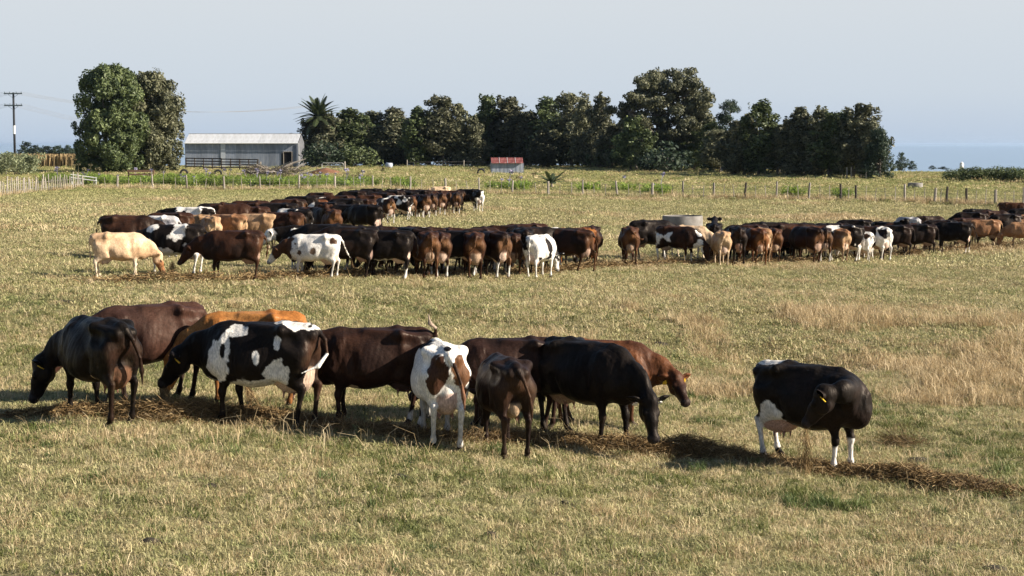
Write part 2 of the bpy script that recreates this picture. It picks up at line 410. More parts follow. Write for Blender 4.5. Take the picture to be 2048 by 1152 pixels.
    # proportions: shorter coupled, longer in the leg
    def reshape(p):
        p = np.array(p, float); x, z = p[..., 0].copy(), p[..., 2].copy(); p[..., 0] = np.where(x > .6, x - .072, np.where(x < -.9, x + .108, x*.88)); p[..., 2] = np.where(z < .5, z*1.12, z + .06)*.962; return p
    hz0, hz1 = P0[2], reshape(P0)[2]
    low = np.isin(lab, ['head', 'muzzle', 'eye', 'ear', 'neck']) & (v[:, 0] > .9); vz = v[:, 2].copy(); v = reshape(v)
    P0r = reshape(P0)
    tags = [(reshape(hp(-.035, s*.165, -.012 + ear_tilt*.5)), R, s) for s in (1, -1)]
    return dict(v=v, q=q, lab=lab, dU=dU, headP=P0r, headR=R, tags=tags, muzzle=reshape(hp(.50, 0, -.10)))

# ---------------------------------------------------------------- numpy noise for the coats
_rs = np.random.RandomState(5); _perm = _rs.rand(64, 64, 64).astype(np.float32)
def vnoise(p):
    i = np.floor(p).astype(int); f = p - i; f = f * f * (3 - 2 * f); i &= 63; j = (i + 1) & 63
    g = lambda a, b, c: _perm[a[:, 0], b[:, 1], c[:, 2]]
    x, y, z = f.T
    return (((g(i, i, i)*(1-x) + g(j, i, i)*x)*(1-y) + (g(i, j, i)*(1-x) + g(j, j, i)*x)*y)*(1-z)
          + ((g(i, i, j)*(1-x) + g(j, i, j)*x)*(1-y) + (g(i, j, j)*(1-x) + g(j, j, j)*x)*y)*z)
def fbm(p, n=4):
    r = 0; a = .5; t = 0
    for k in range(n): r = r + a * vnoise(p * 2**k + 17.3*k); t += a; a *= .5
    return r / t
def sstep(a, b, x):
    t = np.clip((x - a) / (b - a), 0, 1); return t * t * (3 - 2 * t)

BLACK = (.009, .007, .0065); DARK = (.016, .009, .007); BROWN = (.036, .016, .010); RED = (.14, .050, .020)
GINGER = (.30, .115, .030); TAN = (.30, .165, .085); FAWN = (.40, .25, .14); CREAM = (.62, .44, .28); WHITE = (.74, .70, .64)
GREY = (.40, .39, .40); PINK = (.50, .31, .25)
def paint(c, base, second=None, mix=0.0, white=0.0, patches=(), socks=(0, 0, 0, 0), belly=0.0, seed=0, udder=PINK, face=None, switch=None,
          spots=0.0, legs=None, thigh=None, rump=None, wscale=2.0):
    """coat colour per vertex.  white: share of noise-shaped white; patches: (centre, radii, colour) with ragged edges;
       socks: height of white on each leg; belly: height of the white under-line"""
    v, lab = c['v'], c['lab']; n = len(v)
    off = np.array([seed*3.17 + 5, seed*7.77 + 9, seed*1.31 + 3])
    C = np.array(base)[None].repeat(n, 0).astype(float)
    nz = fbm(v * 2.2 + off); nz2 = fbm(v * 9 + off); rag = (fbm(v * 7 + off + 40, 3) - .5)
    if second is not None:
        m = sstep(.62 - mix*.5, .80 - mix*.5, nz + .12*(nz2 - .5)); C += (np.array(second) - C) * m[:, None]
    if thigh is not None:                       # rufous back of the thighs, flanks and face
        isl = (v[:, 0] < -.45) & (np.abs(v[:, 1]) < .36)
        m = sstep(.0, .14, -.60 - v[:, 0] + .10*rag) * sstep(1.25, 1.05, v[:, 2]) * isl; C += (np.array(thigh) - C) * (m*.9)[:, None]
    if rump is not None:
        m = sstep(-.35, -.62, v[:, 0] + .2*rag) * sstep(.8, 1.0, v[:, 2]); C += (np.array(rump) - C) * m[:, None]
    if legs is not None:
        m = np.isin(lab, ['leg', 'hoof']) * sstep(.75, .5, v[:, 2] + .1*rag); C += (np.array(legs) - C) * m[:, None]
    if face is not None:
        hl = (v - c['headP']) @ c['headR']
        m = np.isin(lab, ['head', 'muzzle', 'eye']) * sstep(.06, .26, hl[:, 0] + .15*rag); C += (np.array(face) - C) * m[:, None]
    def blend(m, col):
        nonlocal C
        m = np.clip(m, 0, 1); C = C + (np.array(col) - C) * m[:, None]
    if white > 0:
        w = fbm(v * np.array([1, .8, .8]) * wscale + off + 11, 3) + .10 * rag
        th = np.quantile(w, 1 - white); blend(sstep(th - .006, th + .006, w), WHITE)
    for ctr, rad, col in patches:
        q = (v - np.array(ctr)) / np.array(rad); d = np.sqrt((q*q).sum(1)) + .95 * rag + .35*(nz - .5) + .55*(nz2 - .5)
        blend(sstep(1.03, .97, d), col)
    if belly: blend(sstep(belly + .012, belly - .012, v[:, 2] + .22*rag + .1*(nz-.5)) * (~np.isin(lab, ['leg', 'hoof', 'head', 'muzzle', 'ear', 'tail', 'switch', 'neck'])), np.array(WHITE)*.85)
    isleg = np.isin(lab, ['leg', 'hoof']); fore = v[:, 0] > 0; left = v[:, 1] > 0
    for i, (fo, le) in enumerate(((0, 1), (0, 0), (1, 1), (1, 0))):
        if socks[i]: blend((isleg & (fore == bool(fo)) & (left == bool(le))) * sstep(socks[i] + .01, socks[i] - .01, v[:, 2] + .14*rag), np.array(WHITE)*.95)
    if spots: blend(sstep(1 - spots - .01, 1 - spots + .01, fbm(v*26 + off, 2)), DARK)
    blend(np.where(np.isin(lab, ['udder', 'teat']), 1.0, 0) * sstep(.80, .74, v[:, 2] + .1*rag), udder)
    blend((lab == 'teat') * .8, (.22, .11, .09))
    if switch is not None: blend((lab == 'switch') * sstep(.0, .1, .5 + rag), switch)
    blend(lab == 'hoof', 0); 
    C[(lab == 'hoof') & (v[:, 2] < .075)] = (.06, .045, .035)
    C[lab == 'eye'] = (.006, .005, .005)
    m = lab == 'muzzle'; C[m] = C[m] * .35 + np.array((.03, .025, .025)) * .65
    # dust and dried mud, hair-by-hair variation
    C *= (.80 + .4 * fbm(v * 30 + off, 2))[:, None] * (.72 + .5 * fbm(v * np.array([4, 4, 7]) + off + 90, 4))[:, None]
    mud = sstep(.60, .72, fbm(v * 5 + off + 70)) * sstep(.62, .2, v[:, 2]) * .30
    C += (np.array((.10, .07, .045)) - C) * mud[:, None]
    dg = sstep(.55, .70, fbm(v * 8 + off + 120)) * sstep(-.35, -.55, v[:, 0]) * sstep(1.2, .95, v[:, 2]) * .22
    C += (np.array((.07, .050, .030)) - C) * dg[:, None]
    dust = sstep(.50, .75, fbm(v * np.array([3, 3, 5]) + off + 150)) * .03
    C += (np.array((.20, .16, .12)) - C) * (dust * sstep(.9, 1.25, v[:, 2]) * .5)[:, None]
    return np.clip(C, 0, 1)

def quad_mesh(name, v, q):
    me = bpy.data.meshes.new(name)
    v = np.asarray(v, np.float32); q = np.asarray(q, np.int32); k = q.shape[1]
    me.vertices.add(len(v)); me.vertices.foreach_set('co', v.ravel())
    me.loops.add(q.size); me.loops.foreach_set('vertex_index', q.ravel())
    me.polygons.add(len(q)); me.polygons.foreach_set('loop_start', np.arange(0, q.size, k, dtype=np.int32))
    me.polygons.foreach_set('use_smooth', np.ones(len(q), bool))
    me.update(calc_edges=True); me.validate()
    return me
def set_color(me, C, name='coat'):
    a = me.color_attributes.new(name, 'FLOAT_COLOR', 'POINT')
    a.data.foreach_set('color', np.concatenate([C, np.ones((len(C), 1))], 1).astype(np.float32).ravel())
# ---------------------------------------------------------------- ground, sea
def pasture_nodes(m, blade=False):
    """dry autumn pasture: straw, dull green and bare earth by world position; shared by the soil sheet and the grass on it"""
    b = m.node_tree.nodes['Principled BSDF']
    g = N(m, 'ShaderNodeNewGeometry')
    sepx = N(m, 'ShaderNodeSeparateXYZ'); L(m, g.outputs['Position'], sepx.inputs[0])
    cmb = N(m, 'ShaderNodeCombineXYZ'); L(m, sepx.outputs['X'], cmb.inputs[0]); L(m, sepx.outputs['Y'], cmb.inputs[1])
    def nz(s, d=5, off=0):
        n = N(m, 'ShaderNodeTexNoise'); n.inputs['Scale'].default_value = s; n.inputs['Detail'].default_value = d; n.inputs['Roughness'].default_value = .65
        if off:
            a = N(m, 'ShaderNodeVectorMath', operation='ADD'); a.inputs[1].default_value = (off, off*1.7, 0); L(m, cmb.outputs[0], a.inputs[0]); L(m, a.outputs[0], n.inputs['Vector'])
        else: L(m, cmb.outputs[0], n.inputs['Vector'])
        return n.outputs['Fac']
    def ramp(src, stops):
        r = N(m, 'ShaderNodeValToRGB'); L(m, src, r.inputs[0]); el = r.color_ramp.elements
        el[0].position, el[0].color = stops[0][0], (*stops[0][1], 1); el[1].position, el[1].color = stops[-1][0], (*stops[-1][1], 1)
        for p, c in stops[1:-1]: q = el.new(p); q.color = (*c, 1)
        return r.outputs[0]
    def mix(f, a, b_, mode='MIX'):
        x = N(m, 'ShaderNodeMix', data_type='RGBA', blend_type=mode); 
        if isinstance(f, float): x.inputs['Factor'].default_value = f
        else: L(m, f, x.inputs['Factor'])
        for s, v in (('A', a), ('B', b_)):
            if isinstance(v, tuple): x.inputs[s].default_value = (*v, 1)
            else: L(m, v, x.inputs[s])
        return x.outputs['Result']
    k = 1.40 if blade else .92
    straw = tuple(k*c for c in (.345, .287, .165)); pale = tuple(k*c for c in (.47, .41, .275)); olive = tuple(k*c for c in (.215, .208, .092)); green = tuple(k*c for c in (.130, .155, .056))
    brown = tuple(k*c for c in (.12, .08, .04))
    base = ramp(nz(3.4, 9), [(.36, green), (.50, olive), (.60, straw), (.76, pale)])
    big = ramp(nz(.22, 4, 31), [(.36, (0, 0, 0)), (.62, (1, 1, 1))])
    dry = ramp(nz(6.5, 8, 77), [(.30, green), (.42, olive), (.54, straw), (.70, pale)])
    base = mix(big, base, dry)
    # far paddock behind the fence is greener and smoother
    fy = N(m, 'ShaderNodeMapRange'); fy.inputs[1].default_value = 105; fy.inputs[2].default_value = 150; L(m, sepx.outputs['Y'], fy.inputs[0])
    farc = ramp(nz(.45, 10, 13), [(.36, tuple(k*c for c in (.13, .155, .048))), (.50, tuple(k*c for c in (.22, .215, .085))), (.66, tuple(k*c for c in (.36, .30, .16)))])
    base = mix(fy.outputs[0], base, farc)
    if not blade:
        base = mix(ramp(nz(7, 6, 50), [(.56, (0, 0, 0)), (.70, (1, 1, 1))]), base, brown)
    L(m, base, b.inputs['Base Color'])
    return base
M_ground = new_mat('pasture_soil', rough=.95, spec=.1); pasture_nodes(M_ground)
b = M_ground.node_tree.nodes['Principled BSDF']
nb = N(M_ground, 'ShaderNodeTexNoise'); nb.inputs['Scale'].default_value = 9; nb.inputs['Detail'].default_value = 8; nb.inputs['Roughness'].default_value = .75
gg = N(M_ground, 'ShaderNodeNewGeometry'); L(M_ground, gg.outputs['Position'], nb.inputs['Vector'])
bp = N(M_ground, 'ShaderNodeBump'); bp.inputs['Strength'].default_value = .9; bp.inputs['Distance'].default_value = .10; L(M_ground, nb.outputs['Fac'], bp.inputs['Height']); L(M_ground, bp.outputs[0], b.inputs['Normal'])

def ground_sheet():
    ys = np.concatenate([np.arange(-30, 12, 3.), np.arange(12, 46, .16), np.arange(46, 100, .6), np.arange(100, 330, 3.), np.array([345, 370, 420, 500, 620, 760, 900, 1200, 1500.])])
    u = np.linspace(-1, 1, 181)
    V, nx = [], len(u)
    for y in ys:
        hw = 14 + max(y, 0) * .62 + (900 if y > 400 else 0)
        X = u * hw; Z = ground_z(X, np.full(nx, y)); V += list(zip(X, np.full(nx, y), Z))
    V = np.array(V); i, j = np.meshgrid(np.arange(len(ys)-1), np.arange(nx-1), indexing='ij'); a = (i*nx + j).ravel()
    Q = np.stack([a, a+1, a+nx+1, a+nx], 1)
    me = quad_mesh('ground', V, Q); me.materials.append(M_ground)
    return tag(use('ground', me), 'dry autumn pasture with straw coloured and green grass patches', kind='structure')
ground_sheet()
M_sea = new_mat('sea_water', (.23, .32, .43), .32, .5)
bs = M_sea.node_tree.nodes['Principled BSDF']; w1 = N(M_sea, 'ShaderNodeTexNoise'); w1.inputs['Scale'].default_value = .02; w1.inputs['Detail'].default_value = 6
gs = N(M_sea, 'ShaderNodeNewGeometry'); L(M_sea, gs.outputs['Position'], w1.inputs['Vector']); bp = N(M_sea, 'ShaderNodeBump'); bp.inputs['Strength'].default_value = .35; bp.inputs['Distance'].default_value = 2.; L(M_sea, w1.outputs['Fac'], bp.inputs['Height']); L(M_sea, bp.outputs[0], bs.inputs['Normal'])
tag(mesh_obj('sea', [(-40000, 700, -33), (40000, 700, -33), (40000, 60000, -33), (-40000, 60000, -33)], [(0, 1, 2, 3)], M_sea), 'pale blue sea on the horizon', kind='structure')
# ---------------------------------------------------------------- trees and shrubs
def leaf_material(name, dark, lite, trans=.25):
    m = new_mat(name, rough=.55, spec=.35); b = m.node_tree.nodes['Principled BSDF']; out = m.node_tree.nodes['Material Output']
    a = N(m, 'ShaderNodeAttribute'); a.attribute_name = 'tint'
    r = N(m, 'ShaderNodeValToRGB'); r.color_ramp.elements[0].color = (*dark, 1); r.color_ramp.elements[1].color = (*lite, 1); L(m, a.outputs['Fac'], r.inputs[0])
    oi = N(m, 'ShaderNodeObjectInfo'); mr = N(m, 'ShaderNodeMapRange'); mr.inputs[3].default_value = .72; mr.inputs[4].default_value = 1.4; L(m, oi.outputs['Random'], mr.inputs[0])
    sc_ = N(m, 'ShaderNodeVectorMath', operation='SCALE'); L(m, r.outputs[0], sc_.inputs[0]); L(m, mr.outputs[0], sc_.inputs['Scale']); L(m, sc_.outputs[0], b.inputs['Base Color'])
    t = N(m, 'ShaderNodeBsdfTranslucent'); L(m, sc_.outputs[0], t.inputs['Color']); mx = N(m, 'ShaderNodeMixShader'); mx.inputs[0].default_value = trans
    L(m, b.outputs[0], mx.inputs[1]); L(m, t.outputs[0], mx.inputs[2]); L(m, mx.outputs[0], out.inputs[0])
    return m
M_leaf = leaf_material('leaf_olive', (.028, .036, .018), (.21, .205, .12))
M_leaf2 = leaf_material('leaf_green', (.028, .046, .018), (.175, .21, .085))
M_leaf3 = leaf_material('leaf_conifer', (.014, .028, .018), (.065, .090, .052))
M_leafs = leaf_material('leaf_silver', (.10, .12, .06), (.26, .28, .16))
M_aga = leaf_material('leaf_strap', (.07, .12, .02), (.30, .38, .08), .4)
M_frond = leaf_material('palm_frond', (.020, .032, .014), (.075, .095, .040))
M_bark = noisy('bark', [(.3, (.06, .05, .042)), (.7, (.16, .14, .12))], 3, bump=.4, stretch=(1, 1, .2))

def leaf_cloud(clumps, dens, size, rs, aspect=.5, droop=.0, shell=.5):
    """clumps: (x, y, z, rx, rz); leaf-sized quads spread over and through every clump"""
    P, Nn, T = [], [], []
    for (x, y, z, rx, rz) in clumps:
        n = max(8, int(dens * rx * (rx + rz) / 2 * 4)); d = rs.normal(size=(n, 3)); d /= np.linalg.norm(d, axis=1)[:, None]
        r = shell + (1.08 - shell) * rs.rand(n) ** .6
        lump = 1 + .22 * np.sin(d[:, 0]*5 + x*3) * np.cos(d[:, 2]*4 + z*2)
        P.append(np.array([x, y, z]) + d * (r*lump)[:, None] * np.array([rx, rx, rz])); Nn.append(d + rs.normal(size=(n, 3)) * .65)
        T.append(np.clip(rs.normal(.45, .22, n) + rs.normal(0, .12), 0, 1))
    P, Nn, T = np.concatenate(P), np.concatenate(Nn), np.concatenate(T)
    Nn /= np.linalg.norm(Nn, axis=1)[:, None]
    up = rs.normal(size=P.shape); up[:, 2] -= droop; u = np.cross(Nn, up); u /= np.linalg.norm(u, axis=1)[:, None]; w = np.cross(Nn, u)
    s = (size * (.55 + .9 * rs.rand(len(P))))[:, None]
    a, b_, c, d_ = P - w*s*.5, P + u*s*aspect*.5 + Nn*s*.08, P + w*s*.5, P - u*s*aspect*.5 + Nn*s*.08
    V = np.stack([a, b_, c, d_], 1).reshape(-1, 3); Q = np.arange(len(V)).reshape(-1, 4)
    return V, Q, np.repeat(T, 4)
def crown_mesh(V, Q, T, mat):
    me = quad_mesh('crown', V, Q); at = me.attributes.new('tint', 'FLOAT', 'POINT'); at.data.foreach_set('value', T.astype(np.float32)); me.materials.append(mat); return me
def trunk_mesh(H, stems, clumps, rs, r0=.16, limbs=14):
    mb = MB()
    for (bx, by, tx, ty, hh) in stems:
        pts = [(bx + (tx-bx)*t + .12*math.sin(4*t + bx), by + (ty-by)*t + .1*math.sin(3*t), -.3 + (hh+.3)*t) for t in np.linspace(0, 1, 7)]
        mb.tube(pts, [r0*(1.25 if i == 0 else 1)*(1-.75*i/6) for i in range(7)], 7)
    for k in rs.permutation(len(clumps))[:limbs]:
        x, y, z, rx, rz = clumps[k]; bx, by, tx, ty, hh = stems[k % len(stems)]
        t = min(max((z - .35*abs(x-bx) - rz*.6) / hh, .18), .95); p0 = Vector((bx + (tx-bx)*t, by + (ty-by)*t, hh*t)); p2 = Vector((x, y, z)); p1 = (p0 + p2)/2 + Vector((0, 0, -.12*(p2-p0).length))
        mb.tube([p0, p1, p2], [r0*.45, r0*.3, r0*.12], 5)
    o = mb.build('x', M_bark, None, True); d = o.data; bpy.data.objects.remove(o); d.name = 'trunk'; return d
def plant_tree(name, meshes, label, cat, group, loc, rz, s, sz=None):
    t = empty(name, loc, rz); t.scale = (s, s, sz or s)
    if meshes[0]: use('trunk', meshes[0], t)
    use('crown', meshes[1], t)
    return tag(t, label, cat, group)
def column_variant(seed, W=2.1, H=9.0, bare=.22, n=30, mat=None, dens=80, size=.36):
    """upright shelter-belt tree, unit height H"""
    rs = np.random.RandomState(seed); cl = []
    for k in range(n):
        t = k / (n-1); z = H*(bare + (.96-bare)*t); prof = W*(.55 + .75*math.sin(math.pi*min(t*.9+.12, 1)))*(1-.55*t**3)*.62
        a = rs.rand()*6.28; q = prof*(.35+.65*rs.rand()); rx = (.72+.5*rs.rand())*(1-.5*t)
        cl.append((q*math.cos(a), q*math.sin(a), z + rs.normal()*.25, rx, rx*(.9+.5*rs.rand())))
    for k in range(5): cl.append((rs.uniform(-1, 1)*W*.28, rs.uniform(-1, 1)*W*.28, H*(.86 + .11*rs.rand()), .34, .62))
    for k in range(3): cl.append((rs.uniform(-1, 1)*W*.38, rs.uniform(-1, 1)*W*.3, H*(.90 + .08*rs.rand()), .22, .85))
    for k in range(16):
        t = rs.rand(); a = rs.rand()*6.28; q = W*(.62+.5*rs.rand())*(1-.5*t*t); cl.append((q*math.cos(a), q*math.sin(a), H*(bare+.05+.72*t), .26+.14*rs.rand(), .30+.25*rs.rand()))
    for k in range(3): cl.append((rs.normal()*W*.55, -abs(rs.normal())*W*.5, H*(.24+.25*rs.rand()), .62, .6))
    stems = [(rs.normal()*.25, rs.normal()*.2, rs.normal()*.5, rs.normal()*.4, H*.8) for _ in range(rs.randint(1, 4))]
    return trunk_mesh(H, stems, cl, rs, .13, 12), crown_mesh(*leaf_cloud(cl, dens, size, rs), mat or M_leaf)
VAR = [column_variant(40 + k, W=1.9 + .35*(k % 3), n=30 + 3*(k % 4), bare=.16 + .05*(k % 3), mat=(M_leaf, M_leaf2, M_leaf)[k % 3]) for k in range(7)]
def pxm(dist): return FPX / dist
G_belt = 'shelter belt trees behind the small hut'
belt = [(655, 228, 90, 335), (700, 223, 80, 335), (745, 229, 72, 334), (790, 222, 80, 334), (832, 219, 60, 334), (882, 197, 64, 334), (915, 212, 50, 334), (948, 234, 42, 334), (975, 194, 54, 333), (1020, 199, 72, 333), (1060, 226, 52, 334), (1100, 201, 70, 334),
        (1142, 191, 62, 335), (1168, 202, 46, 336), (1198, 190, 54, 337), (1262, 236, 56, 341), (1222, 250, 44, 338), (1470, 245, 62, 350), (1522, 207, 66, 352), (1562, 252, 58, 352), (1602, 219, 66, 353), (1642, 217, 66, 354), (1688, 226, 56, 355), (1722, 212, 64, 356), (1085, 262, 48, 336), (1290, 262, 56, 343), (1435, 262, 60, 348), (1492, 232, 56, 351), (1580, 236, 56, 353), (1662, 228, 56, 355), (1706, 240, 50, 356), (1742, 246, 44, 357)]
desc = ['tall leafy tree', 'slender leafy tree', 'broad dense tree', 'olive green tree', 'ragged topped tree']
for i, (x, top, w, by) in enumerate(belt):
    p = gp(x, by)
    if x < 800: p = Vector((p.x*1.06, p.y*1.06, float(ground_z(p.x*1.06, p.y*1.06))))
    sp = pxm(p.y); H = (by - top) / sp; s = H / 9.0
    W = (w / sp) / 2 / (1.75 * s); v = VAR[i % 7]
    lab_ = {655: 'grey green tree crowding the palm at the shed end of the belt', 882: 'tall tree rising between the red roofed hut and the grey drum', 975: 'pointed tall tree behind the shed-side end of the red roofed hut', 1020: 'broad pale topped tree directly behind the red roofed hut', 1262: 'slim tree standing in front of the big spreading tree', 1722: 'tallest tree at the seaward end of the belt beside the bushy conifer', 1198: 'tall pale tree next to the domed spreading tree'}.get(x, 'olive green tree in the row of the shelter belt beyond the paddock')
    t = plant_tree('shelter_tree', v, lab_, 'tree', G_belt, p, i*2.1, s*min(max(W*1.15, .95), 1.7), s)
for i in range(34):                                   # second row standing close behind the first
    x = 622 + i*33.5; by = 333.5 if x < 1150 else 333.5 + (x-1150)*.036; p = gp(x, by + 0.5); p = Vector((p.x*1.03, p.y*1.035, float(ground_z(p.x*1.03, p.y*1.035))))
    s = (7.2 + .9*math.sin(i*2.7)) * (1.1 if x < 1300 else .85) / 9.0
    plant_tree('shelter_tree', VAR[(i*3+2) % 7], 'dark tree of the second row inside the shelter belt', 'tree', 'second row of the shelter belt', p, i*1.3, s*1.7, s)
# under-storey shrubs below the belt
def shrub_variant(seed, mat, n=14, size=.22, dens=60, W=1.4, H=1.6):
    rs = np.random.RandomState(seed); cl = [(rs.normal()*W*.42, rs.normal()*W*.35, .25*H + rs.rand()*H*.62, .42 + .25*rs.rand(), .38 + .2*rs.rand()) for _ in range(n)]
    stems = [(rs.normal()*.2, rs.normal()*.2, rs.normal()*.5, rs.normal()*.4, H*.7) for _ in range(3)]
    return trunk_mesh(H, stems, cl, rs, .05, 6), crown_mesh(*leaf_cloud(cl, dens, size, rs), mat)
SHR = [shrub_variant(k, (M_leaf2, M_leaf, M_leaf2)[k % 3]) for k in range(3)]
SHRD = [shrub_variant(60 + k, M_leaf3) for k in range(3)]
for i, (x, by, hpx, lab) in enumerate([(712, 336, 52, 'pale leafy bush beside the metal farm gate'), (1345, 345, 70, 'large rounded dark bush below the big spreading tree'), (1222, 338, 60, 'round green bush between the belt trunks'), (1100, 335, 72, 'low branching bush behind the red roofed hut'), (1180, 336, 26, 'small green bush at the foot of the shelter belt'), (648, 336, 62, 'dark bush under the palm'),
                                       (622, 334, 40, 'shadowed bush at the shed end of the shelter belt'), (1310, 344, 52, 'spreading brown green bush beside the large rounded dark bush')]):
    p = gp(x, by); sp = pxm(p.y); s = hpx / sp / 2.0; plant_tree('bush', (SHR if i in (0, 2, 4) else SHRD)[i % 3], lab, 'bush', None, p, i, s*1.15, s)
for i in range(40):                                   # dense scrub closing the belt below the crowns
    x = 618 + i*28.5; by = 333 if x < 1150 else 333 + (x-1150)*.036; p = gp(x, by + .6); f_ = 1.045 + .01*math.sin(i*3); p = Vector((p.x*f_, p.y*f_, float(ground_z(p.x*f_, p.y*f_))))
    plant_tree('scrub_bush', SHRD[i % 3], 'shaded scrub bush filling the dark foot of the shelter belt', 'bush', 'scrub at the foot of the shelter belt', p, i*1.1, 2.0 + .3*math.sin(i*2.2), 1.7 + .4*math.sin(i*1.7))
# the big pair on the left
rs = np.random.RandomState(77)
def big_dark(seed, H, W, mat):
    rs = np.random.RandomState(seed); cl = []
    for k in range(125):
        t = rs.rand(); z = H*(.03 + .92*t); prof = W*(.72 + .42*math.sin(math.pi*(.15+.75*t)))*math.sqrt(max(1 - max(t-.55, 0)**2*3.2, .05))
        a = rs.rand()*6.28; q = prof*math.sqrt(rs.rand())*.86; rx = .75 + .6*rs.rand(); cl.append((q*math.cos(a), q*math.sin(a), z, rx, rx*(.85+.4*rs.rand())))
    for k in range(60):
        t = rs.rand(); a = rs.rand()*6.28; q = W*(.92+.20*rs.rand())*(.75 + .3*math.sin(math.pi*(.15+.75*t)))*math.sqrt(max(1 - max(t-.55, 0)**2*3.2, .05)); cl.append((q*math.cos(a), q*math.sin(a), H*(.06+.88*t), .32+.2*rs.rand(), .40+.35*rs.rand()))
    for k in range(16): cl.append((W*.62*rs.uniform(-1, 1), W*.5*rs.uniform(-1, 1), H*(.86+.09*rs.rand()), .55, .75))
    return trunk_mesh(H, [(.2, 0, .4, 0, H*.8), (-.4, .1, -1.2, 0, H*.75), (.6, .2, 1.6, .2, H*.7)], cl, rs, .30, 26), crown_mesh(*leaf_cloud(cl, 85, .42, rs), mat)
for (x, by, top, w, sd, lab) in ((222, 346, 133, 150, 1, 'huge dense dark green tree beside the agapanthus bank'), (306, 344, 146, 124, 2, 'tall dense tree touching the huge dark tree, nearer the long shed')):
    p = gp(x, by); sp = pxm(p.y); H = (by - top)/sp; W = w/sp/2/1.12
    plant_tree('dense_tree', big_dark(sd, H, W, M_leaf2 if sd == 1 else M_leaf), lab, 'tree', None, p, sd, 1.0)
# big spreading tree above the belt with daylight between its limbs
p = gp(1330, 341); p = Vector((p.x*1.02, p.y*1.02, p.z)); sp = pxm(p.y); k = 1/sp
cl = []; rs = np.random.RandomState(9)
for (cx, cy, rx, rz, n) in ((1330, 164, 55, 18, 26), (1375, 183, 34, 24, 18), (1285, 185, 36, 22, 18), (1250, 208, 26, 12, 6), (1240, 222, 20, 9, 4), (1395, 200, 18, 14, 4), (1345, 212, 48, 18, 14), (1300, 226, 38, 16, 9), (1265, 240, 28, 12, 5), (1345, 250, 62, 26, 24), (1385, 238, 48, 28, 22), (1410, 268, 36, 32, 18), (1330, 290, 64, 26, 16)):
    for _ in range(n): cl.append((((cx - 1330) + rs.uniform(-1, 1)*rx)*k, rs.normal()*38*k, (341 - cy + rs.uniform(-1, 1)*rz)*k, (.72 + .5*rs.rand()), (.50 + .3*rs.rand())))
stems = [(0, 0, -30*k, 0, 150*k), (.3, 0, 42*k, .4, 160*k), (-.3, 0, -76*k, -.4, 120*k), (.1, .1, 8*k, .8, 180*k)]
plant_tree('spreading_tree', (trunk_mesh(16, stems, cl, rs, .34, 60), crown_mesh(*leaf_cloud(cl, 95, .40, rs, shell=.2), M_leaf)), 'big spreading tree with domed crown rising above the shelter belt', 'tree', None, p, 0, 1)
def conifer(H, W, seed, flatk=1.0):
    rs = np.random.RandomState(seed); cl = []
    for k in range(70):
        t = rs.rand()**.8; z = H*(.08 + .9*t); q = W*(1-.72*t**flatk)*(.35+.65*rs.rand()); a = rs.rand()*6.28; cl.append((q*math.cos(a), q*math.sin(a), z, .55*(1-.4*t)+.15, .32+.2*rs.rand()))
    for k in range(9): cl.append((W*.25*rs.normal(), W*.2*rs.normal(), H*(.93+.07*rs.rand()), .16, .6))
    return trunk_mesh(H, [(0, 0, 0, 0, H*.92)], cl, rs, .22, 20), crown_mesh(*leaf_cloud(cl, 90, .34, rs, aspect=.28, droop=-.5), M_leaf3)
p = gp(1460, 346); p = Vector((p.x*1.05, p.y*1.05, p.z)); sp = pxm(p.y); cv = conifer((346-206)/sp, 52/sp, 3, 2.4)
plant_tree('conifer', cv, 'flat topped dark conifer behind the shelter belt', 'tree', None, p, 0, 1)
p = gp(1757, 358); sp = pxm(p.y); plant_tree('conifer', conifer((358-262)/sp, 30/sp, 5, 1.6), 'bushy dark conifer closing the seaward end of the shelter belt', 'tree', None, p, 0, 1)
# shrubs on the right, bush on the left, far trees
SHR2 = [shrub_variant(20 + k, M_leaf2, n=26, size=.20, dens=70, W=1.9, H=1.7) for k in range(2)]
for i, (x, top) in enumerate(((1912, 336), (1938, 331), (1972, 333), (2008, 329), (2046, 331), (2080, 330))):
    p = gp(x, 363 + .01*(x-1900)); sp = pxm(p.y); s = (363-top)/sp/2.0; plant_tree('hedge_bush', SHR2[i % 2], 'rounded dark hedge bush in the row on the seaward side', 'bush', 'hedge bushes on the seaward side', p, i*1.7, s*1.2, s)
SHS = shrub_variant(31, M_leafs, n=34, size=.22, dens=80, W=2.0, H=2.2)
for i, (x, by, top) in enumerate(((8, 352, 300), (42, 350, 302))):
    p = gp(x, by); sp = pxm(p.y); s = (by-top)/sp/2.45; plant_tree('silver_bush', SHS, 'silvery green bush beside the paling fence', 'bush', 'silver bushes by the paling fence', p, i*2, s*1.05, s)
FARV = [column_variant(90 + k, W=2.6, H=8, bare=.02, n=20, mat=M_leaf3, dens=20, size=.55) for k in range(2)]
for i in range(20):
    x = 50 + i*6.3; d = 520 + 14*math.sin(i*3); q = Vector(((x-1024)/FPX*d, d, CAMZ - (318 - 288)/FPX*d)); H = (23 + 4*math.sin(i*1.9) + (7 if i == 1 else 0))*d/FPX
    plant_tree('distant_pine', FARV[i % 2], 'distant pine in the plantation behind the maize', 'tree', 'distant pine plantation', q, i, H/8*2.0, H/8)
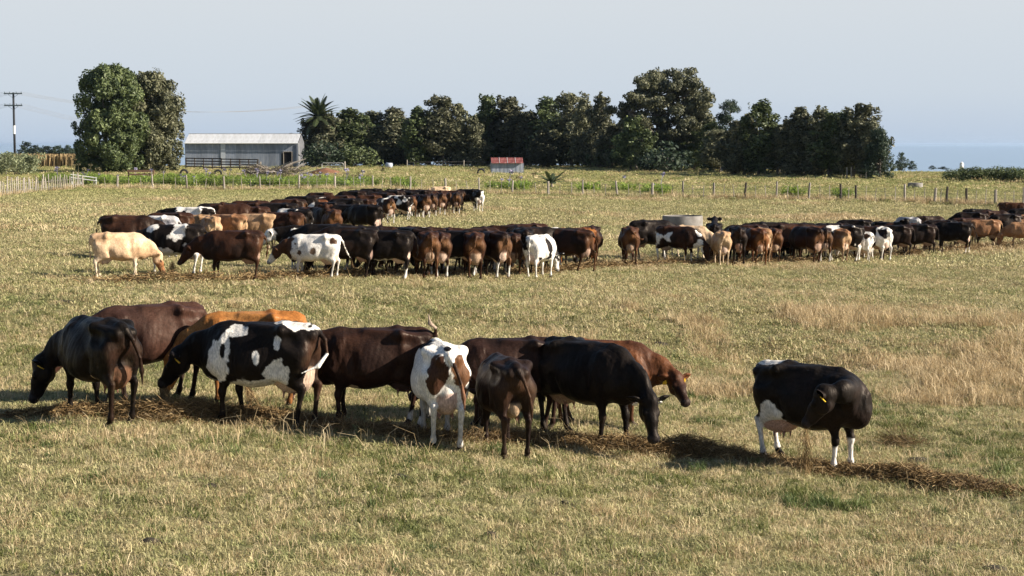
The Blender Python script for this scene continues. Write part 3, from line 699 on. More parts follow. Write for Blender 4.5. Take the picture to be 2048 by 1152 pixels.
for i, (x, by, top, w, d, lab) in enumerate(((1800, 338, 306, 26, 420, 'wind shaped lone tree by the sea'), (1822, 338, 322, 20, 430, 'low wind swept tree next to the lone tree by the sea'), (1885, 338, 333, 22, 460, 'dark scrub bush on the coast edge'), (1862, 338, 331, 14, 470, 'little grey scrub bush on the coast edge'))):
    q = Vector(((x-1024)/FPX*d, d, CAMZ - (by-288)/FPX*d)); H = (by-top)*d/FPX; plant_tree('coast_tree', FARV[i % 2], lab, 'tree', None, q, i*2, w*d/FPX/5.2*1.3, H/8)
# palm
def frond_mesh(name, Lf, n=16, lw=.36, droop=1.0, mat=None, rise=.75):
    V, F, T = [], [], []
    pts = []
    for i in range(n+1):
        t = i/n; pts.append(Vector((Lf*(t - .12*t*t*droop), 0, Lf*(rise*t - .78*droop*t*t))))
    mb = MB(); mb.tube(pts, [.035*(1-.85*i/n) for i in range(n+1)], 4)
    for i in range(1, n*2+1):
        t = i/(n*2); j = min(int(t*n), n-1); f = t*n-j; p = pts[j].lerp(pts[j+1], f); d = (pts[j+1]-pts[j]).normalized(); ln = lw*(math.sin(math.pi*min(t*.88+.12, 1))**.6)
        for s in (1, -1):
            tip = p + Vector((d.x*.55, s*.8, d.z*.55 - .12))*ln; wv = d*.13*Lf/2.6
            mb.quad(p - wv*.5, p + wv*.5, tip + wv*.2, tip - wv*.2)
    o = mb.build('x', mat); me = o.data; bpy.data.objects.remove(o); me.name = name
    at = me.attributes.new('tint', 'FLOAT', 'POINT'); at.data.foreach_set('value', rng.rand(len(me.vertices)).astype(np.float32)); return me
FM = [frond_mesh('frond', 2.9, 14, .46, .30 + .16*k, M_frond, .10) for k in range(3)]
p = gp(637, 335.5); p = Vector((p.x*1.07, p.y*1.07, float(ground_z(p.x*1.07, p.y*1.07)))); sp = pxm(p.y); pt = empty('palm_tree', p); tag(pt, 'date palm with arching fronds above the trees beside the long shed', 'tree')
hz = (335.5 - 238)/sp
mb = MB(); mb.tube([(0, 0, -.3), (.1, 0, hz*.5), (0, 0, hz)], [.5, .38, .42], 9); mb.build('trunk', M_bark, pt, True)
sc_f = 38/sp/2.9*1.35
for i in range(44):
    a = i*2.399; el = 1.40 - 1.95*(i/44.)**.8; use('frond', FM[i % 3], pt, (0, 0, hz), (0, -el, a), (sc_f,)*3)
# tree fern
p = gp(1103, 378); sp = pxm(p.y); pt = empty('tree_fern', p); tag(pt, 'small tree fern with arching fronds behind the fence', 'plant')
mb = MB(); mb.tube([(0, 0, -.1), (0, 0, 12/sp)], [.12, .10], 7); mb.build('trunk', M_bark, pt, True)
for i in range(13): use('frond', FM[i % 3], pt, (0, 0, 11/sp), (0, -.55 + .3*math.sin(i*2), i*2*math.pi/13), (44/sp/2.9,)*3)

# agapanthus bank along the fence
M_flower = noisy('agapanthus_flower', [(.3, (.20, .18, .29)), (.7, (.38, .36, .48))], 8); M_seed = noisy('seed_head', [(.3, (.10, .09, .05)), (.7, (.22, .19, .10))], 8)
def strap_clump(seed, n=44, R=.62, Hh=.62):
    rs = np.random.RandomState(seed); mb = MB(); T = []
    for i in range(n):
        a = rs.rand()*6.28; b0 = Vector((rs.normal()*.22, rs.normal()*.18, 0)); d = Vector((math.cos(a), math.sin(a), 0)); ln = R*(.6+.6*rs.rand()); hh = Hh*(.55+.6*rs.rand()); s = Vector((-d.y, d.x, 0))*.035
        pts = [b0 + d*(ln*t) + Vector((0, 0, hh*(2.1*t - 1.55*t*t))) for t in (0, .35, .7, 1)]
        for j in range(3): mb.quad(pts[j]-s*(1-.25*j), pts[j]+s*(1-.25*j), pts[j+1]+s*(.75-.25*j), pts[j+1]-s*(.75-.25*j)); T += [.15 + .75*rs.rand()]*4
    o = mb.build('x', M_aga); me = o.data; bpy.data.objects.remove(o); me.name = 'leaves'; at = me.attributes.new('tint', 'FLOAT', 'POINT'); at.data.foreach_set('value', np.array(T, np.float32)); return me
AG = [strap_clump(k) for k in range(4)]
def flower_mesh(mat, seed):
    rs = np.random.RandomState(seed); mb = MB(); mb.tube([(0, 0, .2), (.05, 0, .7), (.03, 0, 1.10)], .012, 4)
    for i in range(34):
        d = Vector(rs.normal(size=3)).normalized(); p0 = Vector((.03, 0, 1.13)); p1 = p0 + d*(.10+.04*rs.rand()); u = d.orthogonal().normalized()*.025; mb.quad(p0, p1-u, p1+d*.03, p1+u)
    o = mb.build('x', mat); me = o.data; bpy.data.objects.remove(o); me.name = 'flower_head'; return me
FL = [flower_mesh(M_flower, 1), flower_mesh(M_flower, 2), flower_mesh(M_seed, 3)]
ra = np.random.RandomState(4)
for i in range(168):
    if i < 138: x = 92 + i*4.7 + ra.normal()*4; y = np.interp(x, [90, 740], [366, 374.5]) + ra.uniform(-8, 2.5)
    else: x = ra.choice([770, 800, 815, 960, 985, 1005, 1040, 1060, 1180, 1240, 1265, 1290, 1312, 1330, 1580, 1586, 1690, 1700]) + ra.normal()*8; y = np.interp(x, [740, 1700], [374, 397]) + ra.uniform(-5, 2)
    p = gp(x, y); t = empty('agapanthus', p, ra.rand()*6); s = 1.15 + .8*ra.rand(); t.scale = (s*1.2, s*1.2, s)
    use('leaves', AG[i % 4], t)
    nf = ra.choice([0, 0, 0, 1, 2])
    for q in range(nf): use('flower_head', FL[ra.choice([0, 1, 2, 2])], t, (ra.normal()*.35, ra.normal()*.3, 0), (ra.normal()*.15, ra.normal()*.15, 0), (.75, .75, .55+.3*ra.rand()))
    tag(t, ('agapanthus clump with flower heads in the bank along the wire fence' if nf else 'strap leaved agapanthus clump without flowers along the wire fence'), 'plant', 'agapanthus bank along the fence')
# ---------------------------------------------------------------- buildings, fences, farm things
M_iron = noisy('weathered_iron', [(.3, (.16, .19, .25)), (.55, (.26, .29, .35)), (.75, (.33, .35, .38))], 1.3, rough=.55, spec=.4, stretch=(3, 3, .35), rnd=.22)
M_roof = noisy('lichened_roof', [(.25, (.22, .20, .15)), (.40, (.38, .39, .40)), (.7, (.46, .48, .51))], 1.6, rough=.6, rnd=.08, bump=.2)
M_red = noisy('rusty_red_roof', [(.3, (.13, .035, .032)), (.55, (.20, .065, .058)), (.78, (.32, .20, .19))], 2.2, rough=.6, rnd=.15)
M_dark = new_mat('painted_interior_shade', (.01, .01, .012), .9); M_wood = noisy('grey_weathered_wood', [(.3, (.20, .17, .14)), (.7, (.42, .38, .33))], 3, stretch=(4, 4, .6), rnd=.25, bump=.3)
M_rail = noisy('dark_stained_rail', [(.3, (.035, .028, .026)), (.7, (.085, .07, .06))], 3); M_conc = noisy('old_concrete', [(.3, (.14, .125, .11)), (.55, (.21, .195, .18)), (.75, (.28, .265, .25))], 2.2, rough=.9, bump=.3)
M_galv = new_mat('galvanised_pipe', (.62, .62, .62), .4, Metallic=.3); M_white = new_mat('white_paint', (.78, .78, .76), .5); M_tyre = new_mat('tyre_rubber', (.02, .02, .02), .8)
M_earth = noisy('red_earth', [(.3, (.12, .055, .03)), (.7, (.24, .12, .07))], 2, bump=.6); M_branch = noisy('bleached_branch', [(.3, (.20, .17, .14)), (.7, (.48, .43, .37))], 3); M_wire = new_mat('fence_wire', (.25, .24, .23), .5)
M_blade = noisy('maize', [(.3, (.20, .14, .07)), (.7, (.34, .25, .13))], 3)
def sheet_mesh(w, h, mat, name, ribs=6, amp=.018):
    """corrugated sheet in its own x-z plane, origin at the bottom left, ribs facing -y"""
    V, F = [], []; n = ribs*4
    for i in range(n+1):
        x = w*i/n; y = -amp*math.sin(2*math.pi*i/4) - .01; V += [(x, y, 0), (x, y, h), (x, y + .02, h), (x, y + .02, 0)]
    for i in range(n):
        a = 4*i; F += [(a, a+4, a+5, a+1), (a+2, a+6, a+7, a+3)]
    me = bpy.data.meshes.new(name); me.from_pydata(V, [], F); me.update(); me.materials.append(mat); return me
def shed(px0, px1, by, eave_y, ridge_y, label):
    a, b2 = gp(px0, by), gp(px1, by); d = (a.y + b2.y)/2; sp = pxm(d); Lx = (px1-px0)/sp; He = (by-eave_y)/sp; Hr = (by-ridge_y)/sp
    dep = 7.5; t = empty('long_shed', (a.x, d, min(a.z, b2.z)), 0.0); tag(t, label, 'shed')
    n = 20; w = Lx/n; me = sheet_mesh(w*.985, He, M_iron, 'wall_panel')
    dx0, dx1 = Lx*(565-px0)/(px1-px0), Lx*(580.5-px0)/(px1-px0); dh = (by-304)/sp
    me2 = sheet_mesh(w*.985, He-dh, M_iron, 'wall_panel')
    for i in range(n):
        door = w*(i+.5) > dx0-.1 and w*(i+.5) < dx1+.1
        if door: use('wall_panel', me2, t, (w*i, 0, dh))
        else: use('wall_panel', me, t, (w*i + .004*(i % 2), .006*(i % 3), 0))
    # pale translucent panel, gables, rear wall, black sheet whose colour stands for the shade inside the doorway
    mb = MB(); mb.box((Lx*.32+.3, -.06, He*.5), (.75, .015, He*.98)); mb.build('pale_wall_panel', noisy('pale_iron', [(.3, (.42, .46, .52)), (.7, (.55, .58, .62))], 2), t)
    M_gab = noisy('sun_dimmed_gable_iron', [(.3, (.07, .075, .09)), (.7, (.15, .15, .16))], 1.5)  # wall iron darkened in colour to hold down the sunlight on the gable
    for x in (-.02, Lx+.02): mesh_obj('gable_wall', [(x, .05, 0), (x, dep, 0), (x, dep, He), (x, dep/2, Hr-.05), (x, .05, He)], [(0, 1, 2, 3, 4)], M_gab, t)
    mb = MB(); mb.box((Lx/2, dep, He/2), (Lx-.1, .05, He)); mb.build('rear_wall', M_iron, t)
    mb = MB(); mb.box(((dx0+dx1)/2, .35, dh/2), (dx1-dx0+.3, .02, dh)); mb.build('door_shade_sheet', M_dark, t)
    mb = MB()
    for x in (dx0-.05, dx1+.05): mb.box((x, -.03, dh/2), (.10, .14, dh))
    mb.box(((dx0+dx1)/2, -.03, dh+.05), (dx1-dx0+.2, .14, .10)); mb.build('door_frame', M_wood, t)
    slope = math.hypot(dep/2 + .35, Hr-He+.08); ang = math.atan2(Hr-He+.08, dep/2+.35); rm = sheet_mesh(w*.985, slope, M_roof, 'roof_sheet', amp=.02)
    for i in range(n):
        use('roof_sheet', rm, t, (w*i, -.35, He-.02), (-(math.pi/2-ang), 0, 0)); 
        use('roof_sheet', rm, t, (w*(i+1), dep+.35, He-.02), (-(math.pi/2-ang), 0, math.pi))
    mb = MB(); mb.box((Lx/2, dep/2, Hr+.07), (Lx+.2, .35, .06)); mb.build('ridge_cap', M_roof, t)
    mb = MB(); mb.tube([(-.1, -.42, He-.05), (Lx+.1, -.42, He-.05)], .06, 6); mb.build('gutter', M_white, t)
    mb = MB(); mb.tube([(Lx+.08, -.12, 0), (Lx+.08, -.12, He-.05)], .05, 6); mb.build('downpipe', M_galv, t)
    return t
shed(368, 594, 335, 286, 268, 'long corrugated iron shed with lichened pale roof and black doorway')
# small hut
def hut():
    a = gp(983, 347); b2 = gp(1047, 346.5); sp = pxm((a.y+b2.y)/2); Lx = (1047-983)/sp; He = (347-326)/sp; dep = 2.4; Hr = He + .62
    t = empty('small_hut', (a.x, (a.y+b2.y)/2, min(a.z, b2.z)), R_(4)); tag(t, 'small iron hut with rusty red roof in the back paddock', 'hut')
    n = 4; w = Lx/n; me = sheet_mesh(w*.985, He, M_iron, 'wall_panel'); mg = sheet_mesh(dep, He, M_iron, 'wall_panel', 10)
    for i in range(n): use('wall_panel', me, t, (w*i, 0, 0)); use('wall_panel', me, t, (w*(i+1), dep, 0), (0, 0, math.pi))
    use('wall_panel', mg, t, (0, dep, 0), (0, 0, -math.pi/2)); use('wall_panel', mg, t, (Lx, 0, 0), (0, 0, math.pi/2))
    for x in (.01, Lx-.01): mesh_obj('gable_wall', [(x, .03, He), (x, dep-.03, He), (x, dep/2, Hr-.03)], [(0, 1, 2)], M_iron, t)
    slope = math.hypot(dep/2+.3, Hr-He+.12); ang = math.atan2(Hr-He+.12, dep/2+.3); rm = sheet_mesh(w*.96, slope, M_red, 'roof_sheet')
    for i in range(n): use('roof_sheet', rm, t, (w*i - .05*(i == 0), -.3, He-.06), (-(math.pi/2-ang), 0, 0)); use('roof_sheet', rm, t, (w*(i+1), dep+.3, He-.06), (-(math.pi/2-ang), 0, math.pi))
    for i in range(1, n): mb = MB(); mb.box((w*i, dep/4-.16, (He+Hr)/2+.03), (.05, slope, .03), tilt=Matrix.Rotation(ang, 3, 'X')); mb.build('roof_lap_strip', M_galv, t)
hut()
def torus(R, r, n=20, m=8):
    V, F = [], []
    for i in range(n):
        a = 2*math.pi*i/n
        for j in range(m): q = 2*math.pi*j/m; V.append(((R + r*math.cos(q))*math.cos(a), r*1.3*math.sin(q), (R + r*math.cos(q))*math.sin(a)))
    for i in range(n):
        for j in range(m): F.append((i*m+j, ((i+1) % n)*m+j, ((i+1) % n)*m+(j+1) % m, i*m+(j+1) % m))
    return V, F
tm = bpy.data.meshes.new('tyre'); tm.from_pydata(*torus(.42, .13), []) if False else tm.from_pydata(torus(.42, .13)[0], [], torus(.42, .13)[1]); tm.update(); tm.materials.append(M_tyre)
for x, y, lab in ((962, 349, 'black tyre leaning beside the small hut'), (368, 351, 'half buried tyre nearest the big dark trees'), (436, 352, 'half buried tyre in the grass before the cattle yard rails')):
    p = gp(x, y); tag(use('tyre', tm, None, p + Vector((0, 0, .30)), (R_(8), 0, R_(15))), lab, 'tyre')
# fences
def fence_line(pts, n):
    xs = np.linspace(pts[0][0], pts[-1][0], n); ys = np.interp(xs, [q[0] for q in pts], [q[1] for q in pts]); return [gp(x, y) for x, y in zip(xs, ys)]
def post_mesh(name, h, r, n=7, mat=None, wob=.02):
    mb = MB(); mb.tube([(0, 0, -.3), (wob, 0, h*.5), (0, wob, h)], [r*1.05, r, r*.92], n); o = mb.build('x', mat or M_wood); d = o.data; bpy.data.objects.remove(o); d.name = name; return d
FP = [(100, 374), (165, 376), (448, 381), (746, 379), (1025, 390), (1304, 396), (1552, 400), (1809, 405), (1933, 410), (2090, 416)]
fx, fy = [q[0] for q in FP], [q[1] for q in FP]
f = empty('wire_fence', gp(1024, 390)); tag(f, 'post and wire paddock fence with thin battens running along the agapanthus bank', 'fence'); inv = Vector(f.location)
PM = [post_mesh('post', 1.28, .085), post_mesh('post', 1.2, .10), post_mesh('post', 1.34, .075)]; BM = [post_mesh('batten', 1.12, .030, 5), post_mesh('batten', 1.06, .026, 5)]
main = [165, 235, 306, 374, 448, 520, 598, 670, 746, 820, 891, 958, 1025, 1096, 1166, 1234, 1304, 1366, 1427, 1490, 1552, 1618, 1681, 1711, 1809, 1870, 1893, 1933, 1990, 2046]
M_postd = noisy('creosoted_post', [(.3, (.03, .026, .022)), (.7, (.09, .075, .06))], 4); PMD = post_mesh('post', 1.25, .09, 7, M_postd)
fr = np.random.RandomState(8)
for i, x in enumerate(main):
    p = gp(x, np.interp(x, fx, fy)); use('post', PMD if x in (1681, 1711, 1893, 1933, 1490) else PM[i % 3], f, p - inv, (fr.normal()*.03, fr.normal()*.03, fr.rand()*6), (1, 1, .92 + .16*fr.rand()))
for x0, x1 in zip(main[:-1], main[1:]):
    nb_ = max(1, int((x1-x0)/24))
    for j in range(1, nb_+1):
        x = x0 + (x1-x0)*j/(nb_+1); p = gp(x, np.interp(x, fx, fy)); use('batten', BM[j % 2], f, p - inv, (fr.normal()*.05, fr.normal()*.05, fr.rand()*6), (1, 1, .9+.2*fr.rand()))
for hgt in (.25, .5, .75, 1.0):
    mb = MB(); mb.tube([gp(x, np.interp(x, fx, fy)) + Vector((0, -.09, hgt)) - inv for x in np.linspace(165, 2080, 60)], .006, 4); mb.build('wire', M_wire, f)
f = empty('paling_fence', gp(80, 384)); tag(f, 'weathered paling fence of close set battens beside the silver bushes', 'fence'); inv = Vector(f.location)
PL = [post_mesh('paling', 1.30, .045, 5), post_mesh('paling', 1.42, .055, 5), post_mesh('paling', 1.2, .04, 5)]
for i in range(42):
    x = -4 + i*4.05; p = gp(x, np.interp(x, [0, 165], [393, 376])); use('paling', PL[i % 3], f, p - inv, (fr.normal()*.03, fr.normal()*.05, 0), (1, 1, .85+.3*fr.rand()))
for hgt in (.4, .9):
    mb = MB(); mb.tube([gp(x, np.interp(x, [0, 165], [393, 376])) + Vector((0, .07, hgt)) - inv for x in np.linspace(-5, 166, 8)], .012, 4); mb.build('wire', M_wire, f)
# belt fence posts
f = empty('belt_fence', gp(1100, 336)); tag(f, 'sparse post and wire fence along the foot of the shelter belt', 'fence'); inv = Vector(f.location)
for x, y in ((815, 336), (928, 337), (1098, 333.5), (1185, 335), (1265, 338), (1361, 341), (1442, 345), (1527, 349), (1612, 353), (1690, 357), (1699, 357.5), (1728, 358)):
    p = gp(x, y); use('post', PM[0], f, p - inv + Vector((0, -1.0, 0)), (0, 0, x), (1, 1, 1.05))
for hgt in (.5, .95):
    mb = MB(); mb.tube([gp(x, np.interp(x, [815, 1098, 1442, 1728], [336, 333.5, 345, 358])) + Vector((0, -1.1, hgt)) - inv for x in np.linspace(815, 1728, 20)], .008, 4); mb.build('wire', M_wire, f)
# cattle yard rails before the shed
a, b2 = gp(372, 339), gp(516, 341); f = empty('yard_rails', a); tag(f, 'dark timber cattle yard rails before the long shed', 'fence'); d = b2 - a; Ld = d.length; rz = math.atan2(d.y, d.x); sp = pxm(a.y); H = 23/sp
mr_ = MB(); mr_.box((0, 0, 0), (Ld/4*1.0, .06, .16)); o = mr_.build('x', M_rail); rm = o.data; bpy.data.objects.remove(o); rm.name = 'rail'
for lv in (.28, .52, .76, .97):
    for i in range(4): use('rail', rm, f, (d.x*(i+.5)/4, d.y*(i+.5)/4 - .08, H*lv - .16*(i+.5)/4 + fr.normal()*.03), (0, fr.normal()*.006, rz))
pm_ = post_mesh('post', H*1.03, .10, 6, M_rail)
for i in range(9): use('post', pm_, f, (d.x*i/8, d.y*i/8, -.16*i/8), (0, 0, i))
for x in (514.5, 521): p = gp(x, 341); tag(use('strainer_post', post_mesh('strainer_post', 17/sp, .13), None, p), 'pale strainer post at the end of the cattle yard rails', 'post', 'strainer posts of the cattle yard')
# metal gate
a = gp(644, 341); b2 = gp(686, 341); g = empty('metal_gate', a); tag(g, 'galvanised pipe farm gate beside the red earth heap', 'gate'); Lx = (b2-a).length; sp = pxm(a.y); H = 15/sp
mb = MB(); mb.tube([(0, 0, .1), (0, 0, H-.15), (.15, 0, H), (Lx-.15, 0, H), (Lx, 0, H-.15), (Lx, 0, .1), (0, 0, .1)], .045, 6); mb.build('frame', M_galv, g)
for p0, p1 in (((0, 0, .1), (Lx*.35, 0, H)), ((Lx, 0, .1), (Lx*.65, 0, H))): mb = MB(); mb.tube([p0, p1], .03, 5); mb.build('brace', M_galv, g)
for hgt in (.4, .65): mb = MB(); mb.tube([(0, 0, H*hgt), (Lx, 0, H*hgt)], .014, 5); mb.build('bar', M_galv, g)
tag(use('gate_post', post_mesh('gate_post', 18/sp, .12), None, gp(689.5, 341)), 'wooden post hanging the galvanised pipe farm gate', 'post')
# heaps
def heap(name, px, py, wpx, hpx, mat, label, cat, dep=.6, seed=0, rough_=.3):
    p = gp(px, py); sp = pxm(p.y); R, H = wpx/2/sp, hpx/sp; V, F = [], []; nr, na = 10, 36
    for i in range(nr+1):
        r = i/nr
        for j in range(na):
            a = 2*math.pi*j/na; x, y = R*r*math.cos(a), R*dep*r*math.sin(a); z = H*(1-r*r)**1.2*(1 + rough_*(float(n2(x*1.7+seed*9+50, y*1.7+50))-.5)*2) if r < 1 else -.15; V.append((x, y, z))
    for i in range(nr):
        for j in range(na): F.append((i*na+j, (i+1)*na+j, (i+1)*na+(j+1) % na, i*na+(j+1) % na))
    return tag(mesh_obj(name, V, F, mat, None, True), label, cat), p
o, p = heap('earth_heap', 652, 348, 74, 12, M_earth, 'heap of bare red earth beside the farm gate', 'soil'); o.location = p
# branch pile
p = gp(552, 352); t = empty('branch_pile', p); tag(t, 'tangled pile of bleached branches and logs before the shed', 'wood pile'); sp = pxm(p.y); rb = np.random.RandomState(2)
for i in range(64):
    x0 = rb.uniform(-52, 40)/sp; a = rb.normal(0, .35) + (math.pi if rb.rand() < .5 else 0); ln = rb.uniform(1.0, 4.2); el = rb.uniform(-.05, .42); z0 = rb.uniform(0, .9)*(1-abs(x0)/(62/sp)); y0 = rb.normal()*1.1
    d = Vector((math.cos(a)*math.cos(el), math.sin(a)*math.cos(el), math.sin(el))); q = Vector((x0, y0, z0)); r = rb.uniform(.03, .11)
    mb = MB(); mb.tube([q, q + d*ln*.5 + Vector((0, 0, rb.normal()*.15)), q + d*ln], [r, r*.8, r*.35], 5); mb.build('branch', M_branch, t)
for (x0, y0, x1, y1, r) in ((560, 338, 611, 318, .14), (585, 342, 612, 326, .11), (540, 346, 590, 336, .12), (500, 346, 540, 338, .12), (520, 350, 575, 344, .10)):
    mb = MB(); mb.tube([Vector(((x0-552)/sp, 0, (352-y0)/sp)), Vector(((x0+x1-1104)/2/sp, .2, (704-y0-y1)/2/sp+.1)), Vector(((x1-552)/sp, .3, (352-y1)/sp))], [r*1.3, r, r*.5], 6); mb.build('log', M_branch, t)
M_brush = leaf_material('dead_brush', (.030, .026, .020), (.16, .13, .09), .1)
rs = np.random.RandomState(3); clb = [(rs.uniform(-58, 50)/sp, rs.normal()*.9, .25 + rs.rand()*.9, .5+.3*rs.rand(), .30+.2*rs.rand()) for _ in range(38)]
use('dead_foliage', crown_mesh(*leaf_cloud(clb, 80, .22, rs, aspect=.3), M_brush), t)
# troughs
def trough(px, by, wpx, hpx, label):
    p = gp(px, by); sp = pxm(p.y); R, H = wpx/2/sp, hpx/sp; t = empty('water_trough', p + Vector((0, R, 0))); tag(t, label, 'trough'); V, F = [], []; n = 40
    prof = [(R, -.1), (R, H-.03), (R-.02, H), (R-.09, H), (R-.11, H-.03), (R-.11, .1)]
    for r, z in prof: V += [(r*math.cos(2*math.pi*i/n), r*math.sin(2*math.pi*i/n), z) for i in range(n)]
    for k in range(len(prof)-1):
        for i in range(n): F.append((k*n+i, k*n+(i+1) % n, (k+1)*n+(i+1) % n, (k+1)*n+i))
    mesh_obj('ring', V, F, M_conc, t, True)
    mesh_obj('water', [((R-.11)*math.cos(2*math.pi*i/n), (R-.11)*math.sin(2*math.pi*i/n), H-.10) for i in range(n)], [tuple(range(n))], new_mat('trough_water', (.03, .035, .03), .08), t)
trough(1369, 459, 82, 26, 'round concrete water trough behind the feeding cows'); trough(1834, 376, 30, 10, 'round concrete water trough alone in the back paddock')
# old bench-like timber frame and white gate rail at the corner
p = gp(282, 366); sp = pxm(p.y); t = empty('timber_frame', p); tag(t, 'low brown timber rail frame among the agapanthus', 'rail'); w = 54/sp
M_tim = noisy('brown_timber', [(.3, (.16, .09, .06)), (.7, (.30, .18, .12))], 3)
mb = MB(); mb.box((0, 0, 24/sp), (w, .10, .22)); mb.build('top_rail', M_tim, t); mb = MB(); mb.box((0, .02, 17/sp), (w*.9, .08, .14)); mb.build('lower_rail', M_tim, t)
for s in (-1, 1): mb = MB(); mb.box((s*w*.46, .1, 12/sp), (.13, .13, 25/sp)); mb.build('post', M_tim, t)
p = gp(160, 371); sp = pxm(p.y); t = empty('white_gate', p, R_(0)); tag(t, 'white painted gate leaning at the fence corner', 'gate')
for i, (x0, z0, x1, z1) in enumerate(((-18, 22, 34, 15), (-18, 16, 34, 9))): mb = MB(); mb.tube([(x0/sp, 0, z0/sp), (x1/sp, 0, z1/sp)], .05, 6); mb.build('rail', M_white, t)
for x in (-16, -4, 2, 32): mb = MB(); mb.tube([(x/sp, .05, 0), (x/sp, .05, (20 - (x+18)*.13)/sp)], .035, 6); mb.build('upright', M_white, t)
# barrel by the belt, white tank far off
p = gp(778, 337); sp = pxm(p.y); mb = MB(); mb.tube([(0, 0, 0), (0, 0, .5), (0, 0, 11/sp)], [6.5/sp, 7.4/sp, 6.8/sp], 14); o = mb.build('plastic_drum', new_mat('pale_drum', (.40, .44, .52), .6), None, True); o.location = p; tag(o, 'pale grey drum standing under the shelter belt', 'drum')
d = 330; q = Vector(((1921-1024)/FPX*d, d, CAMZ - (338-288)/FPX*d)); t = empty('white_silo', q); tag(t, 'small white silo showing above the hedge bushes', 'silo'); k = d/FPX
mb = MB(); mb.tube([(0, 0, 0), (0, 0, 11*k)], 4.0*k, 14); mb.build('tank', M_white, t, True); mb = MB(); mb.tube([(0, 0, 11*k), (0, 0, 13*k), (0, 0, 15*k)], [4.2*k, 2.4*k, .5*k], 14); mb.build('roof_cone', M_white, t, True)
# maize block on the left
p0, p1 = flat(30, 268), flat(170, 268); V = []
mz = np.random.RandomState(6); n = 5200; X = mz.uniform(p0.x-2, p1.x+4, n); Y = 268 + mz.rand(n)*9; Z = np.array(ground_z(X, Y)); hh = 2.0*(.8+.35*mz.rand(n)); ang = mz.rand(n)*3.14; wv = .16
Vv = np.stack([np.stack([X-wv*np.cos(ang), Y-wv*np.sin(ang), Z], 1), np.stack([X+wv*np.cos(ang), Y+wv*np.sin(ang), Z], 1), np.stack([X+wv*.3*np.cos(ang)+.1*mz.normal(size=n), Y, Z+hh], 1), np.stack([X-wv*.3*np.cos(ang), Y, Z+hh*.97], 1)], 1).reshape(-1, 3)
me = quad_mesh('maize_crop', Vv, np.arange(len(Vv)).reshape(-1, 4)); me.materials.append(M_blade); tag(use('maize_crop', me), 'block of dry brown maize beyond the paling fence', 'maize', kind='stuff')
# utility pole with wires
d = 282; q = flat(33, d); k = d/FPX; t = empty('utility_pole', q); tag(t, 'dark wooden utility pole with two crossarms', 'utility pole'); Hp = (CAMZ - q.z) + (288-186)*k
M_pole = noisy('tarred_pole', [(.3, (.018, .020, .024)), (.7, (.04, .042, .048))], 3); M_arm = noisy('arm_timber', [(.3, (.03, .05, .055)), (.7, (.06, .085, .09))], 3)
mb = MB(); mb.tube([(0, 0, -.5), (0, 0, Hp)], [.22, .17], 9); mb.build('pole', M_pole, t, True)
mb = MB(); mb.tube([(0, -.02, Hp-7.0), (0, -.02, Hp-5.6)], .215, 9); mb.build('white_band', M_white, t)
wires = []
for zz in (Hp-.2, Hp-2.2):
    mb = MB(); mb.box((0, -.2, zz), (3.1, .14, .18)); arm = mb.build('crossarm', M_arm, t)
    for x in (-1.4, -.55, .55, 1.4):
        mb = MB(); mb.tube([(x, -.2, zz+.09), (x, -.2, zz+.32)], [.05, .06], 6); mb.build('insulator', M_arm, arm); wires.append((x, zz+.3))
    for s in (-1, 1): mb = MB(); mb.tube([(s*.9, -.2, zz-.06), (0, -.2, zz-.75)], .03, 5); mb.build('brace', M_arm, t)
lt = empty('power_line', q + Vector((0, 0, Hp))); tag(lt, 'sagging power lines strung from the utility pole', 'power line')
for x, zz in wires:
    hi = zz > Hp-1
    for (dx, dy, dz, sag) in ((46, 40, (-1.4 if hi else -6.5), 2.2), (-30, 20, -.8, 1.2)):
        pts = [Vector((x + dx*s, -.2 + dy*s, zz - Hp + dz*s - sag*4*s*(1-s))) for s in np.linspace(0, 1, 14)]; mb = MB(); mb.tube(pts, .013, 4); mb.build('wire', M_wire, lt)
